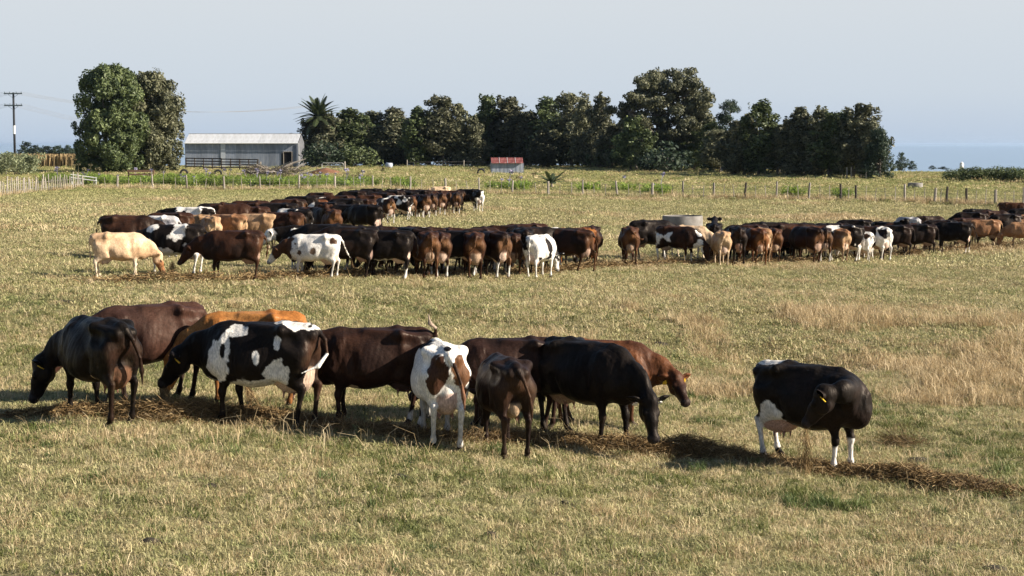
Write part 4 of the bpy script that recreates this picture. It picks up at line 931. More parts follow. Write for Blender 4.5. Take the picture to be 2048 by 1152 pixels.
# ---------------------------------------------------------------- the herd
def coat_material():
    m = new_mat('cow_coat', rough=.6, spec=.11); b = m.node_tree.nodes['Principled BSDF']
    b.inputs['Specular Tint'].default_value = (1, .82, .68, 1)
    a = N(m, 'ShaderNodeAttribute'); a.attribute_name = 'coat'
    tc = N(m, 'ShaderNodeTexCoord'); mh = N(m, 'ShaderNodeMapping'); mh.inputs['Scale'].default_value = (70, 70, 16); L(m, tc.outputs['Object'], mh.inputs[0]); nh = N(m, 'ShaderNodeTexNoise'); nh.inputs['Scale'].default_value = 1; nh.inputs['Detail'].default_value = 3; L(m, mh.outputs[0], nh.inputs['Vector'])
    mhr = N(m, 'ShaderNodeMapRange'); mhr.inputs[1].default_value = .3; mhr.inputs[2].default_value = .7; mhr.inputs[3].default_value = .62; mhr.inputs[4].default_value = 1.3; L(m, nh.outputs['Fac'], mhr.inputs[0])
    sch = N(m, 'ShaderNodeVectorMath', operation='SCALE'); L(m, a.outputs['Color'], sch.inputs[0]); L(m, mhr.outputs[0], sch.inputs['Scale']); L(m, sch.outputs[0], b.inputs['Base Color'])
    n1 = N(m, 'ShaderNodeTexNoise'); n1.inputs['Scale'].default_value = 3.2; n1.inputs['Detail'].default_value = 4; L(m, tc.outputs['Object'], n1.inputs['Vector'])
    mr = N(m, 'ShaderNodeMapRange'); mr.inputs[1].default_value = .3; mr.inputs[2].default_value = .7; mr.inputs[3].default_value = .36; mr.inputs[4].default_value = .62; L(m, n1.outputs['Fac'], mr.inputs[0]); L(m, mr.outputs[0], b.inputs['Roughness'])
    mp = N(m, 'ShaderNodeMapping'); mp.inputs['Scale'].default_value = (5, 14, 4); L(m, tc.outputs['Object'], mp.inputs[0])
    n2_ = N(m, 'ShaderNodeTexNoise'); n2_.inputs['Scale'].default_value = 1.6; n2_.inputs['Detail'].default_value = 3; L(m, mp.outputs[0], n2_.inputs['Vector'])
    n3 = N(m, 'ShaderNodeTexNoise'); n3.inputs['Scale'].default_value = 95; n3.inputs['Detail'].default_value = 2; L(m, tc.outputs['Object'], n3.inputs['Vector'])
    b1 = N(m, 'ShaderNodeBump'); b1.inputs['Strength'].default_value = .30; b1.inputs['Distance'].default_value = .045; L(m, n2_.outputs['Fac'], b1.inputs['Height'])
    b2 = N(m, 'ShaderNodeBump'); b2.inputs['Strength'].default_value = .35; b2.inputs['Distance'].default_value = .006; L(m, n3.outputs['Fac'], b2.inputs['Height']); L(m, b1.outputs[0], b2.inputs['Normal'])
    L(m, b2.outputs[0], b.inputs['Normal'])
    return m
M_coat = coat_material()
M_tag_y = new_mat('ear_tag_yellow', (.80, .50, .04), .45); M_tag_w = new_mat('ear_tag_white', (.8, .78, .74), .45)
def tag_mesh(name, mat):
    mb = MB(); mb.box((0, 0, -.012), (.010, .022, .03)); mb.box((0, 0, -.055), (.008, .060, .062)); me = mb.build('x', mat); d = me.data; bpy.data.objects.remove(me); d.name = name; return d
TAG = {'y': tag_mesh('ear_tag_yellow', M_tag_y), 'w': tag_mesh('ear_tag_white', M_tag_w)}
def mat3(R): return Matrix([[R[i][j] for j in range(3)] for i in range(3)])
def near_cow(px, py, hdg, label, h=.0155, k=1.0, tags='', pose=None, coat=None, seed=0, group='cows feeding at the hay in the hollow'):
    k *= 1.045; p = gp(px, py + 3); a = R_(hdg); pose = dict(pose or {}); lg = pose.get('legs', ((0, 0),)*4)
    ft = []
    for i, (x0, y0) in enumerate(((-.6, .16), (-.6, -.16), (.56, .165), (.56, -.165))):
        lx, ly = (x0 + lg[i][0])*k, (y0 + lg[i][1])*k; wx, wy = p.x + lx*math.cos(a) - ly*math.sin(a), p.y + lx*math.sin(a) + ly*math.cos(a)
        ft.append(float(np.clip((float(ground_z(wx, wy)) - p.z) / k, -.16, .16)))
    c = build_cow(h, foot=ft, **pose)
    me = quad_mesh('cow', c['v'], c['q']); set_color(me, paint(c, seed=seed, **coat)); me.materials.append(M_coat)
    o = use('cow', me, None, p - Vector((0, 0, .015)), (0, 0, a), (k, k, k))
    tag(o, label, 'cow', group)
    for (pt, R, s), ch in zip(c['tags'], tags):
        if ch in 'yw':
            t = use('ear_tag', TAG[ch], o, pt + R[:, 0]*.034, mat3(R).to_euler()); t.rotation_euler.rotate_axis('Z', s*.2)
    o['muzzle'] = [float(x) for x in (p + Matrix.Rotation(a, 3, 'Z') @ (Vector(c['muzzle'])*k))]
    return o
NEAR = []
W4 = ((.0, 0),)*4
NEAR.append(near_cow(202, 838, 130, 'black brown cow with brown udder feeding head down at the hay row end', k=1.02, tags='y ',
    pose=dict(head='graze_l', tail='right', legs=((-.10, .02), (.06, -.03), (.08, 0), (-.05, 0)), belly=1.1),
    coat=dict(base=(.006, .005, .0045), second=(.010, .007, .006), mix=.4, thigh=(.024, .012, .008), patches=[((-.30, .26, .56), (.10, .14, .09), CREAM), ((-.62, .03, .62), (.08, .06, .14), WHITE)], udder=(.11, .055, .032)), seed=1))
NEAR.append(near_cow(303, 799, 212, 'glossy chocolate brown cow with her lit flank behind the black brown cow', k=1.04,
    pose=dict(head='low', tail='left', legs=((.02, 0), (.10, 0), (-.05, 0), (.06, 0)), fat=1.04),
    coat=dict(base=(.034, .017, .013), second=(.050, .024, .017), mix=.5, udder=(.05, .03, .025), legs=(.02, .012, .010)), seed=2))
hol = [((.42, .36, 1.10), (.10, .18, .30), WHITE), ((.52, .30, .80), (.15, .22, .30), WHITE), ((.30, .25, 1.27), (.17, .16, .12), WHITE), ((.44, .40, 1.02), (.045, .12, .15), BLACK),
       ((-.05, .42, .93), (.05, .12, .10), WHITE), ((-.32, .30, .74), (.17, .22, .19), WHITE), ((-.45, .06, 1.30), (.30, .15, .13), WHITE), ((-.30, .2, 1.12), (.06, .2, .12), WHITE)]
NEAR.append(near_cow(530, 846, 165, 'black and white patched cow with white belly and white tail tip', k=1.03, tags='y ',
    pose=dict(head='low', tail='swish', legs=((.06, 0), (-.08, 0), (.05, 0), (-.10, 0)), fat=1.05, belly=1.12, udder=1.12),
    coat=dict(base=BLACK, patches=hol, belly=.62, thigh=(.05, .024, .014), switch=WHITE, udder=(.50, .36, .27)), seed=3))
NEAR.append(near_cow(505, 803, 182, 'ginger cow half hidden behind the black and white patched cow', k=.98,
    pose=dict(head='graze', tail='left', legs=W4), coat=dict(base=GINGER, second=(.36, .16, .05), mix=.5, legs=(.20, .085, .03)), seed=4))
NEAR.append(near_cow(752, 846, 184, 'dark brown cow flicking her pale tail tip upwards', k=1.0,
    pose=dict(head='level', tail='flick', legs=((-.06, 0), (.10, 0), (.03, 0), (-.04, 0)), fat=1.03, belly=1.08),
    coat=dict(base=(.019, .010, .008), second=(.032, .015, .010), mix=.45, patches=[((.30, .2, .55), (.09, .18, .06), CREAM)], socks=(.16, .16, 0, 0), udder=(.07, .04, .035), switch=(.34, .26, .2)), seed=5))
NEAR.append(near_cow(882, 882, 101, 'white cow with brown rump patches standing tail out to the hay row', k=1.0,
    pose=dict(head='graze', tail='right', legs=((.05, .02), (-.06, 0), (0, 0), (.05, 0)), belly=1.05, udder=1.05),
    coat=dict(base=WHITE, patches=[((-.72, .16, 1.02), (.24, .15, .27), (.055, .026, .016)), ((-.74, -.17, 1.03), (.26, .14, .26), (.11, .052, .026)), ((-.92, -.08, 1.05), (.12, .12, .30), (.035, .018, .012)), ((.2, 0, 1.25), (.5, .3, .10), BLACK), ((-.6, .0, 1.34), (.13, .06, .05), BLACK), ((-.55, -.3, .90), (.15, .1, .12), DARK)],
              legs=(.50, .47, .43), udder=(.42, .30, .25), socks=(0, 0, 0, 0), switch=(.2, .1, .06)), seed=6))
NEAR.append(near_cow(1010, 898, 104, 'small dark brown cow with long hanging tail next to the brown rumped white cow', k=.93,
    pose=dict(head='graze', tail='right', legs=((-.04, .0), (.06, -.04), (0, 0), (.05, 0)), udder=.62),
    coat=dict(base=(.012, .008, .007), second=(.019, .011, .009), mix=.4, thigh=(.05, .026, .015), patches=[((-.32, .26, .56), (.10, .16, .10), CREAM)], udder=(.40, .28, .18)), seed=7))
NEAR.append(near_cow(1022, 853, 186, 'brown black cow standing broadside between the tail flicking cow and the solid black cow', k=.96,
    pose=dict(head='low', tail='left', legs=((.08, 0), (-.10, 0), (.05, 0), (-.05, 0))), coat=dict(base=(.017, .010, .0085), second=(.027, .014, .011), mix=.45, udder=(.30, .19, .15)), seed=8))
NEAR.append(near_cow(1172, 879, 314, 'solid black cow with white ear tags eating from the hay heap', k=1.05, tags='ww',
    pose=dict(head='eat_r', tail='hang', legs=((.04, 0), (-.10, 0), (.08, .02), (-.07, 0)), fat=1.05, belly=1.08),
    coat=dict(base=(.0075, .0062, .0058), second=(.012, .009, .008), mix=.3, socks=(.12, .10, 0, 0), patches=[((-.30, -.1, .52), (.14, .2, .08), CREAM)], udder=(.34, .24, .18)), seed=9))
NEAR.append(near_cow(1200, 847, 352, 'ginger brown cow with dark face looking out from behind the solid black cow', k=.94, tags='yy',
    pose=dict(head='low_look', tail='hang', legs=((.05, 0), (-.05, 0), (.0, 0), (-.06, 0))), coat=dict(base=(.115, .043, .018), second=(.065, .026, .014), mix=.5, face=(.030, .016, .012), legs=(.07, .03, .015), udder=(.40, .28, .2)), seed=10))
NEAR.append(near_cow(1615, 929, 322, 'black cow with white legs turning her head back to her flank', k=1.04, tags='yy',
    pose=dict(head='back_r', tail='left', legs=((.02, 0), (-.04, .03), (.06, 0), (-.02, 0)), fat=1.03, belly=1.12, udder=1.25),
    coat=dict(base=(.010, .008, .007), second=(.018, .012, .010), mix=.4, socks=(.56, .62, .40, .36), patches=[((-.55, .0, 1.36), (.26, .10, .09), WHITE), ((-.42, -.22, .70), (.17, .2, .17), WHITE), ((.1, 0, .50), (.2, .2, .07), CREAM)], udder=(.52, .34, .28)), seed=11))

# ---- herd behind: pose meshes painted per coat, shared where pose and coat agree
POSES = {   # head, tail, legs
    'a': dict(head='graze', tail='hang', legs=((.06, 0), (-.08, 0), (.05, 0), (-.07, 0))),
    'b': dict(head='graze', tail='left', legs=((-.08, 0), (.08, 0), (-.05, 0), (.06, 0)), belly=1.1),
    'c': dict(head='low', tail='right', legs=((.0, 0), (.06, 0), (.04, 0), (-.02, 0)), fat=1.04),
    'd': dict(head='graze_r', tail='swish', legs=((-.06, .02), (.05, 0), (0, 0), (.08, 0)), udder=1.2),
    'e': dict(head='graze_l', tail='hang', legs=((.10, 0), (-.10, 0), (-.06, 0), (.10, 0))),
    'u': dict(head='up', tail='hang', legs=((.02, 0), (-.03, 0), (.04, 0), (-.02, 0))),
    's': dict(head='graze', tail='swish_r', legs=((.05, .02), (-.03, -.02), (.04, 0), (-.02, 0))),
    'o': dict(head='low', tail='out', legs=((.05, 0), (-.06, 0), (.04, 0), (-.02, 0)), udder=1.1),
    'l': dict(head='level', tail='left', legs=((.05, 0), (-.06, 0), (.04, 0), (-.02, 0))),
    'w': dict(head='level', tail='right', legs=((.25, 0), (-.22, 0), (-.18, 0), (.22, 0))),
}
COATS = {   # paint arguments, words, size
    'blk': (dict(base=BLACK, second=DARK, mix=.3, udder=(.30, .2, .16)), 'black', 1.0),
    'blkw': (dict(base=BLACK, socks=(.30, .34, .22, .0), belly=.56, udder=(.55, .40, .32)), 'black cow with white udder and socks', 1.0),
    'dbrn': (dict(base=DARK, second=BROWN, mix=.45, thigh=(.09, .042, .02), udder=(.3, .2, .15)), 'dark brown', .98),
    'dbrnw': (dict(base=DARK, second=BROWN, mix=.35, thigh=(.16, .08, .04), socks=(.5, .42, .3, 0), udder=(.5, .36, .28)), 'dark brown cow with white hind legs', .97),
    'brn': (dict(base=BROWN, second=(.058, .025, .013), mix=.4, thigh=(.14, .066, .030), udder=(.42, .29, .2)), 'brown', .95),
    'brnw': (dict(base=BROWN, second=DARK, mix=.4, white=.16, thigh=(.25, .13, .06), socks=(.5, .55, .4, .3), belly=.60, udder=(.5, .36, .28)), 'brown cow splashed with white', .96),
    'red': (dict(base=(.10, .038, .017), second=(.06, .024, .012), mix=.4, thigh=(.20, .085, .032), udder=(.42, .28, .2)), 'red brown', .93),
    'ging': (dict(base=GINGER, second=RED, mix=.35, udder=(.5, .34, .25)), 'ginger', .93),
    'tan': (dict(base=TAN, second=(.22, .11, .055), mix=.4, thigh=(.42, .28, .16), legs=(.30, .2, .12), udder=(.5, .36, .27)), 'tan', .90),
    'fawn': (dict(base=FAWN, second=(.30, .18, .095), mix=.35, thigh=(.55, .40, .25), legs=(.5, .38, .26), udder=(.52, .38, .3)), 'fawn', .89),
    'cream': (dict(base=CREAM, second=(.48, .31, .18), mix=.4, legs=(.66, .54, .40), udder=(.56, .42, .33), face=(.28, .12, .05)), 'cream', .88),
    'grey': (dict(base=(.52, .50, .49), second=(.30, .29, .31), mix=.4, white=.15, udder=(.5, .38, .33)), 'mottled grey white', .94),
    'wht': (dict(base=WHITE, patches=[((.95, 0, 1.0), (.42, .5, .5), (.075, .036, .02)), ((-.58, .15, 1.16), (.12, .16, .13), (.075, .04, .025)), ((-.0, .34, .86), (.09, .12, .12), (.12, .08, .055)), ((-.05, -.3, 1.0), (.10, .14, .12), (.075, .04, .025)), ((.42, .3, .82), (.08, .12, .08), (.1, .06, .04))], legs=(.60, .56, .50), udder=(.55, .4, .33)), 'white cow with brown patches', .90),
    'holw': (dict(base=WHITE, patches=[((-.58, .17, 1.12), (.30, .16, .24), BLACK), ((-.02, -.3, .95), (.14, .25, .34), BLACK), ((-.5, -.3, .62), (.12, .1, .12), BLACK), ((.9, 0, 1.0), (.45, .4, .5), BLACK), ((.2, .3, 1.0), (.16, .2, .3), BLACK)], udder=(.56, .42, .34)), 'white cow with black patches', .97),
    'holb': (dict(base=BLACK, white=.26, wscale=2.6, socks=(.55, .5, .45, .5), belly=.62, udder=(.55, .4, .33), switch=WHITE), 'black cow with white patches', 1.0),
}
_pose_cache, _mesh_cache = {}, {}
def herd_mesh(pose, coat, h, seed):
    key = (pose, coat, h, seed)
    if key not in _mesh_cache:
        if (pose, h) not in _pose_cache: _pose_cache[(pose, h)] = build_cow(h, **POSES[pose])
        c = _pose_cache[(pose, h)]
        me = quad_mesh('cow', c['v'], c['q']); set_color(me, paint(c, seed=seed*5 + len(coat) + ord(pose), **COATS[coat][0])); me.materials.append(M_coat); _mesh_cache[key] = me
    return _mesh_cache[key]
def feet_for_top(px, top, k):
    lo, hi = 380.0, 800.0
    for _ in range(24):
        y = (lo + hi) / 2; p = gp(px, y); t = y - 1.335*k*FPX/p.y
        if t < top: lo = y
        else: hi = y
    return y
HERD = []
def herd(px, y, hdg, pose, coat, where, label=None, seed=None, top=False, k=None, h=.032):
    kk = (1.05 if 'trough' in where else 1.0) * (k or COATS[coat][2]) * (1 + .03*math.sin(px*1.7 + y))
    if top: y = feet_for_top(px, y, kk)
    p = gp(px, y); a = R_(hdg + 7*math.sin(px*.9 + y*2.3))
    s = seed if seed is not None else (int(px) % 2 if h < .034 else 0)
    o = use('cow', herd_mesh(pose, coat, h, s), None, p - Vector((0, 0, .02)), (0, 0, a), (kk, kk, kk))
    w = COATS[coat][1]; w = w if ' cow' in w else w + ' cow'
    tag(o, label or (w + ' ' + where), 'cow', where if label is None else 'dairy herd in the paddock')
    HERD.append(o); return o
A_ = 'crowded along the second hay row'
HB = [
 (237, 558, 15, 'a', 'cream', 'cream cow feeding at the open end of the second hay row'),
 (352, 551, 172, 'o', 'holb', 'black cow with white shoulder patch and white legs beside the cream cow'),
 (470, 562, 178, 'c', 'dbrn', 'dark brown cow with hay hanging from her mouth beside the cream cow'),
 (632, 557, 170, 'o', 'wht', 'white cow with brown head and brown patches in the second hay row'),
 (655, 546, 178, 'c', 'blkw', None), (772, 560, 174, 'c', 'blkw', 'black cow with white belly and socks broadside beside the white cow with brown patches'),
 (852, 557, 108, 'a', 'brn', None), (878, 555, 104, 'b', 'dbrnw', None), (912, 553, 168, 'c', 'blkw', None), (982, 556, 120, 'a', 'dbrnw', None),
 (1016, 552, 112, 'e', 'dbrn', None), (1042, 548, 108, 'a', 'blk', None), (1080, 557, 68, 'a', 'holw', 'white cow with black patches standing tail out in the second hay row'),
 (1062, 541, 8, 'l', 'blk', None), (1140, 545, 160, 'w', 'dbrn', 'dark brown cow striding away at the end of the second row'), (1184, 529, 80, 'a', 'dbrn', None), (700, 556, 176, 'a', 'blk', None), (742, 550, 172, 'e', 'dbrn', None), (818, 553, 150, 'b', 'blk', None), (945, 556, 104, 'd', 'brn', None), (1000, 548, 98, 'b', 'dbrnw', None), (1124, 538, 120, 'a', 'blk', None),
]
for x, y, hd, po, co, lb in HB: herd(x, y, hd, po, co, A_, lb)
for x, t, hd, po, co in ((700, 452, 182, 'c', 'blk'), (745, 453, 4, 'a', 'dbrn'), (800, 453, 178, 'b', 'dbrn'), (842, 454, 175, 'e', 'brnw'), (880, 455, 172, 'a', 'dbrn'), (950, 456, 184, 'c', 'dbrn'), (985, 453, 6, 'a', 'brnw'),
                         (1015, 450, 178, 'b', 'dbrn'), (1050, 447, 184, 'a', 'brn'), (1085, 454, 2, 'e', 'holb'), (1120, 456, 176, 'a', 'blk'), (1150, 455, 185, 'c', 'ging'), (622, 450, 176, 'l', 'holb')):
    herd(x, t, hd, po, co, A_, top=True)
B_ = 'in the line beside the concrete trough'
HR = [
 (1258, 531, 94, 's', 'brn', 'brown cow with tail curled sideways by the concrete trough'),
 (1302, 521, 15, 'c', 'blk', 'black cow behind the brown cow with the curled tail'), (1352, 527, -28, 'a', 'brnw', 'brown and white cow lowering her head in front of the trough'),
 (1378, 519, -32, 'a', 'cream', 'cream cow bending down beside the concrete trough'),
 (1428, 519, 84, 'u', 'blk', None), (1442, 532, 86, 'b', 'fawn', 'fawn cow turned away between the cream cow and the red brown cow by the trough'), (1502, 527, 152, 'e', 'tan', None), (1507, 531, 100, 'a', 'red', 'red brown cow standing tail out in the trough line'),
 (1545, 526, 96, 'b', 'brn', None), (1612, 527, 128, 'd', 'dbrn', None), (1642, 524, 94, 'a', 'dbrnw', None), (1670, 524, 118, 'b', 'tan', None), (1712, 525, 138, 'd', 'wht', None),
 (1752, 522, 116, 'a', 'holw', None), (1772, 509, -62, 'u', 'blk', 'black cow with raised head between the white patched and black cows of the trough line'), (1834, 513, 172, 'b', 'blk', None), (1906, 508, 160, 'o', 'blkw', 'black cow with pale udder and white socks beside the tan cows of the trough line'),
 (1968, 495, 171, 'b', 'tan', None), (2046, 497, 174, 'a', 'tan', None),
]
for x, y, hd, po, co, lb in HR: herd(x, y, hd, po, co, B_, lb)
for x, t, hd, po, co in ((1540, 444, 4, 'c', 'blk'), (1575, 447, 0, 'l', 'dbrn'), (1608, 453, 178, 'a', 'red'), (1640, 447, 184, 'b', 'blk'), (1708, 439, 172, 'a', 'blk'), (1684, 450, 176, 'e', 'holb'), (1735, 452, 180, 'c', 'dbrn'),
                         (1815, 434, 120, 'a', 'grey'), (1858, 432, 12, 'b', 'dbrn'), (1905, 444, 175, 'a', 'red'), (1955, 418, 4, 'a', 'blk'), (1985, 421, 2, 'c', 'dbrn'), (2010, 428, 178, 'b', 'blk'), (2024, 405, -16, 'o', 'brn'), (2046, 417, 182, 'a', 'blk'), (1470, 452, 88, 'a', 'blk'), (1492, 449, 178, 'b', 'dbrn'), (1522, 446, 2, 'e', 'blk'), (1556, 449, 182, 'a', 'brn'), (1590, 446, 176, 'c', 'blk'),
                         (1626, 450, 4, 'a', 'dbrn'), (1662, 446, 178, 'l', 'blk'), (1786, 450, 176, 'b', 'blk'), (1800, 446, 182, 'a', 'dbrn'), (1880, 440, 178, 'c', 'blk'), (1935, 436, 4, 'a', 'dbrn'), (1940, 424, 176, 'b', 'blk'), (1970, 425, 182, 'e', 'brn'), (2034, 430, 176, 'a', 'tan')):
    herd(x, t, hd, po, co, B_, top=True)
C_ = 'in the packed far line'
HF = [
 (255, 430, 12, 'c', 'dbrn', 'dark brown cow at the open end of the far line beside the mottled grey cow'), (312, 431, 174, 'o', 'grey', 'mottled grey white cow behind the cream cow'), (386, 430, 168, 'c', 'fawn', None), (422, 432, 118, 'a', 'fawn', None), (455, 428, 150, 'b', 'tan', None),
 (514, 427, 170, 'o', 'fawn', 'fawn cow with her long tail swung out'), (566, 424, 172, 'c', 'dbrn', None), (340, 425, 180, 'a', 'dbrn', None), (386, 414, 178, 'l', 'holw', 'white cow with black head standing behind the fawn cows'),
 (460, 407, 2, 'c', 'dbrn', None), (436, 406, 176, 'a', 'blk', None), (500, 413, 180, 'u', 'brn', None), (640, 414, -78, 'u', 'dbrn', 'dark brown cow facing outwards with raised head in the far line'), (612, 414, 120, 'a', 'brn', None), (588, 417, 142, 'e', 'holb', None),
 (664, 418, 100, 'd', 'brn', None), (690, 409, 164, 'b', 'blkw', None), (732, 409, 146, 'o', 'blkw', None), (770, 396, 118, 'o', 'brnw', None), (798, 391, 150, 'd', 'holb', None), (818, 391, 110, 'a', 'brn', None), (834, 389, 116, 'a', 'dbrnw', None),
 (848, 389, 108, 'd', 'dbrnw', None), (864, 387, 104, 'o', 'dbrnw', None), (880, 385, 112, 'b', 'dbrnw', None), (896, 385, 100, 'a', 'brn', None), (913, 384, 96, 'a', 'dbrnw', None), (936, 378, 165, 'c', 'blkw', None), (956, 380, 98, 'a', 'holb', None),
 (500, 401, 178, 'a', 'dbrn', None), (532, 404, 4, 'c', 'brn', None), (576, 398, 182, 'b', 'dbrn', None), (556, 406, 178, 'e', 'blk', None), (602, 392, 176, 'a', 'blk', None), (626, 399, 182, 'c', 'red', None), (642, 391, 2, 'a', 'dbrn', None), (655, 404, 170, 'b', 'holb', None),
 (692, 397, 176, 'a', 'holb', None), (722, 398, 172, 'c', 'dbrn', None), (662, 394, 182, 'e', 'brnw', None), (700, 386, 178, 'c', 'brnw', None), (680, 391, 184, 'a', 'dbrn', None), (738, 390, 176, 'b', 'brn', None), (752, 384, 178, 'a', 'blk', None), (722, 380, 6, 'c', 'blk', None),
 (782, 381, 182, 'b', 'blk', None), (764, 386, 174, 'e', 'dbrn', None), (812, 383, 176, 'u', 'blk', None), (830, 379, 184, 'c', 'dbrn', None), (852, 382, 172, 'a', 'brn', None), (882, 373, 178, 'c', 'cream', 'cream cow at the fence end of the far line'), (838, 380, 170, 'b', 'blk', None), (640, 385, 172, 'a', 'dbrn', None),
 (872, 381, 176, 'a', 'dbrn', None), (906, 381, 172, 'b', 'dbrn', None), (742, 377, 178, 'a', 'blk', None), (704, 382, 182, 'b', 'blk', None), (795, 378, 176, 'c', 'holb', None),
]
for x, t, hd, po, co, lb in HF: herd(x, t, hd, po, co, C_, lb, top=True, h=.037 if x > 430 else .032)
# ---------------------------------------------------------------- hay
M_hay = new_mat('hay', rough=.7, spec=.25); hb = M_hay.node_tree.nodes['Principled BSDF']
ha = N(M_hay, 'ShaderNodeAttribute'); ha.attribute_name = 'tint'; hr = N(M_hay, 'ShaderNodeValToRGB'); L(M_hay, ha.outputs['Fac'], hr.inputs[0]); L(M_hay, hr.outputs[0], hb.inputs['Base Color'])
el = hr.color_ramp.elements; el[0].color = (.055, .034, .015, 1); el[1].color = (.50, .37, .19, 1); q_ = el.new(.5); q_.color = (.22, .14, .058, 1)
def strands(P, D, ln, w, T):
    """P base points, D directions, ln lengths -> bent flat strands of two quads"""
    n = len(P); side = np.cross(D, rng.normal(size=(n, 3))); side /= np.linalg.norm(side, axis=1)[:, None] + 1e-9; side *= w[:, None]/2
    mid = P + D*(ln*.5)[:, None] + rng.normal(size=(n, 3))*(ln*.10)[:, None]; end = P + D*ln[:, None] + rng.normal(size=(n, 3))*(ln*.12)[:, None]
    V = np.stack([P-side, P+side, mid+side, mid-side, end+side*.5, end-side*.5], 1).reshape(-1, 3); b0 = np.arange(n)*6
    Q = np.concatenate([np.stack([b0, b0+1, b0+2, b0+3], 1), np.stack([b0+3, b0+2, b0+4, b0+5], 1)]); return V, Q, np.repeat(T, 6)
def stuff_mesh(name, V, Q, T, mat, label, cat=None, kind='stuff'):
    me = quad_mesh(name, V, Q); at = me.attributes.new('tint', 'FLOAT', 'POINT'); at.data.foreach_set('value', T.astype(np.float32)); me.materials.append(mat); return tag(use(name, me), label, cat, kind=kind)
def windrow(path, n, width, hgt, lens, wid, label, seed):
    """path: (px, py, amount)"""
    rs = np.random.RandomState(seed); pts = np.array([list(gp(a, b2)) + [c] for a, b2, c in path]); seg = np.linalg.norm(np.diff(pts[:, :2], axis=0), axis=1); cum = np.concatenate([[0], np.cumsum(seg)])
    w = np.interp(np.linspace(0, cum[-1], 400), cum, pts[:, 3]); cdf = np.cumsum(w); s = np.interp(rs.rand(n), cdf/cdf[-1], np.linspace(0, cum[-1], 400))
    X, Y, A = [np.interp(s, cum, pts[:, k]) for k in (0, 1, 3)]; lat = rs.normal(size=n)*width
    X = X + rs.normal(size=n)*.12 + lat*.25; Y = Y + lat + .25*(n2(X*.9, X*0+seed)-.5); body = hgt*A*np.exp(-(lat/width)**2*.8)*(.45 + 1.1*n2(X*2.4+3, Y*2.4))
    Z = ground_z(X, Y) + .01 + body*rs.rand(n)**.7
    D = rs.normal(size=(n, 3)); D[:, 2] = np.abs(D[:, 2])*.28 - .08; D /= np.linalg.norm(D, axis=1)[:, None]
    ln = lens*(.4 + .9*rs.rand(n)); T = np.clip(rs.normal(.40, .24, n), 0, 1)
    return stuff_mesh('hay_windrow', *strands(np.stack([X, Y, Z], 1), D, ln, wid*(.6+.8*rs.rand(n)), T), M_hay, label, 'hay')
windrow([(0, 836, .4), (90, 832, 1.0), (150, 826, 1.6), (240, 836, 1.7), (330, 842, 1.8), (400, 838, 2.0), (470, 840, 1.7), (560, 842, 1.6), (640, 852, 1.0), (720, 861, .9), (820, 871, 1.0), (920, 880, 1.0), (1010, 886, 1.1), (1100, 890, 1.3), (1200, 897, 1.1), (1290, 902, 1.5), (1352, 904, 2.0), (1400, 912, 1.6), (1470, 920, .9), (1560, 932, .7), (1640, 944, .9), (1740, 954, 1.3), (1830, 962, 1.5), (1900, 971, 1.5), (1960, 981, .8), (2060, 990, .7)],
        64000, .18, .11, .17, .0058, 'trampled row of golden brown hay the near cows eat from', 1)
windrow([(150, 564, .3), (260, 563, .8), (340, 563, 1), (480, 565, 1), (560, 558, 1.2), (700, 552, 1), (900, 550, .8), (1100, 548, .9), (1190, 536, 1.2), (1260, 533, 1), (1400, 530, 1), (1600, 524, 1), (1780, 514, 1.2), (1880, 506, 1.4), (1980, 496, 1.2), (2080, 490, 1)],
        24000, .45, .16, .30, .014, 'thin second row of brown hay under the crowded cows', 2)
def hay_wisp(top, bottom, n, spread, label):
    top, bottom = np.array(top), np.array(bottom); t = rng.rand(n); P = top + (bottom-top)*t[:, None]*.8 + rng.normal(size=(n, 3))*(spread*(.35 + t))[:, None]; D = np.tile((bottom-top)/np.linalg.norm(bottom-top), (n, 1)) + rng.normal(size=(n, 3))*.25
    D /= np.linalg.norm(D, axis=1)[:, None]; o = stuff_mesh('hay_wisp', *strands(P, D, .10 + .22*rng.rand(n), np.full(n, .005), np.clip(rng.normal(.45, .22, n), 0, 1)), M_hay, label, 'hay', None); return o
m = Vector(NEAR[10]['muzzle']); g0 = Vector((m.x+.02, m.y, float(ground_z(m.x, m.y)))); hay_wisp(m + Vector((0, 0, .03)), g0, 240, .05, 'wisp of hay hanging from the mouth of the cow turning back')
m = Vector(NEAR[2]['muzzle']); g0 = Vector((m.x+.1, m.y-.05, float(ground_z(m.x, m.y)))); hay_wisp(m + Vector((0, 0, .05)), g0, 420, .05, 'bundle of hay pulled up by the black and white patched cow')
m = Vector(NEAR[3]['muzzle']); c_ = gp(508, 818); hay_wisp(c_ + Vector((-.12, 0, .42)), c_, 200, .03, 'thin wisp of hay hanging under the ginger cow')
for o in NEAR: del o['muzzle']
o = HERD[2]; R3 = o.matrix_world
pm3 = o.location + Matrix.Rotation(o.rotation_euler.z, 3, 'Z') @ Vector((1.58, 0, .46)); hay_wisp(pm3 + Vector((0, 0, .05)), Vector((pm3.x, pm3.y, float(ground_z(pm3.x, pm3.y)))), 320, .06, 'hay hanging from the dark brown cow beside the cream cow')

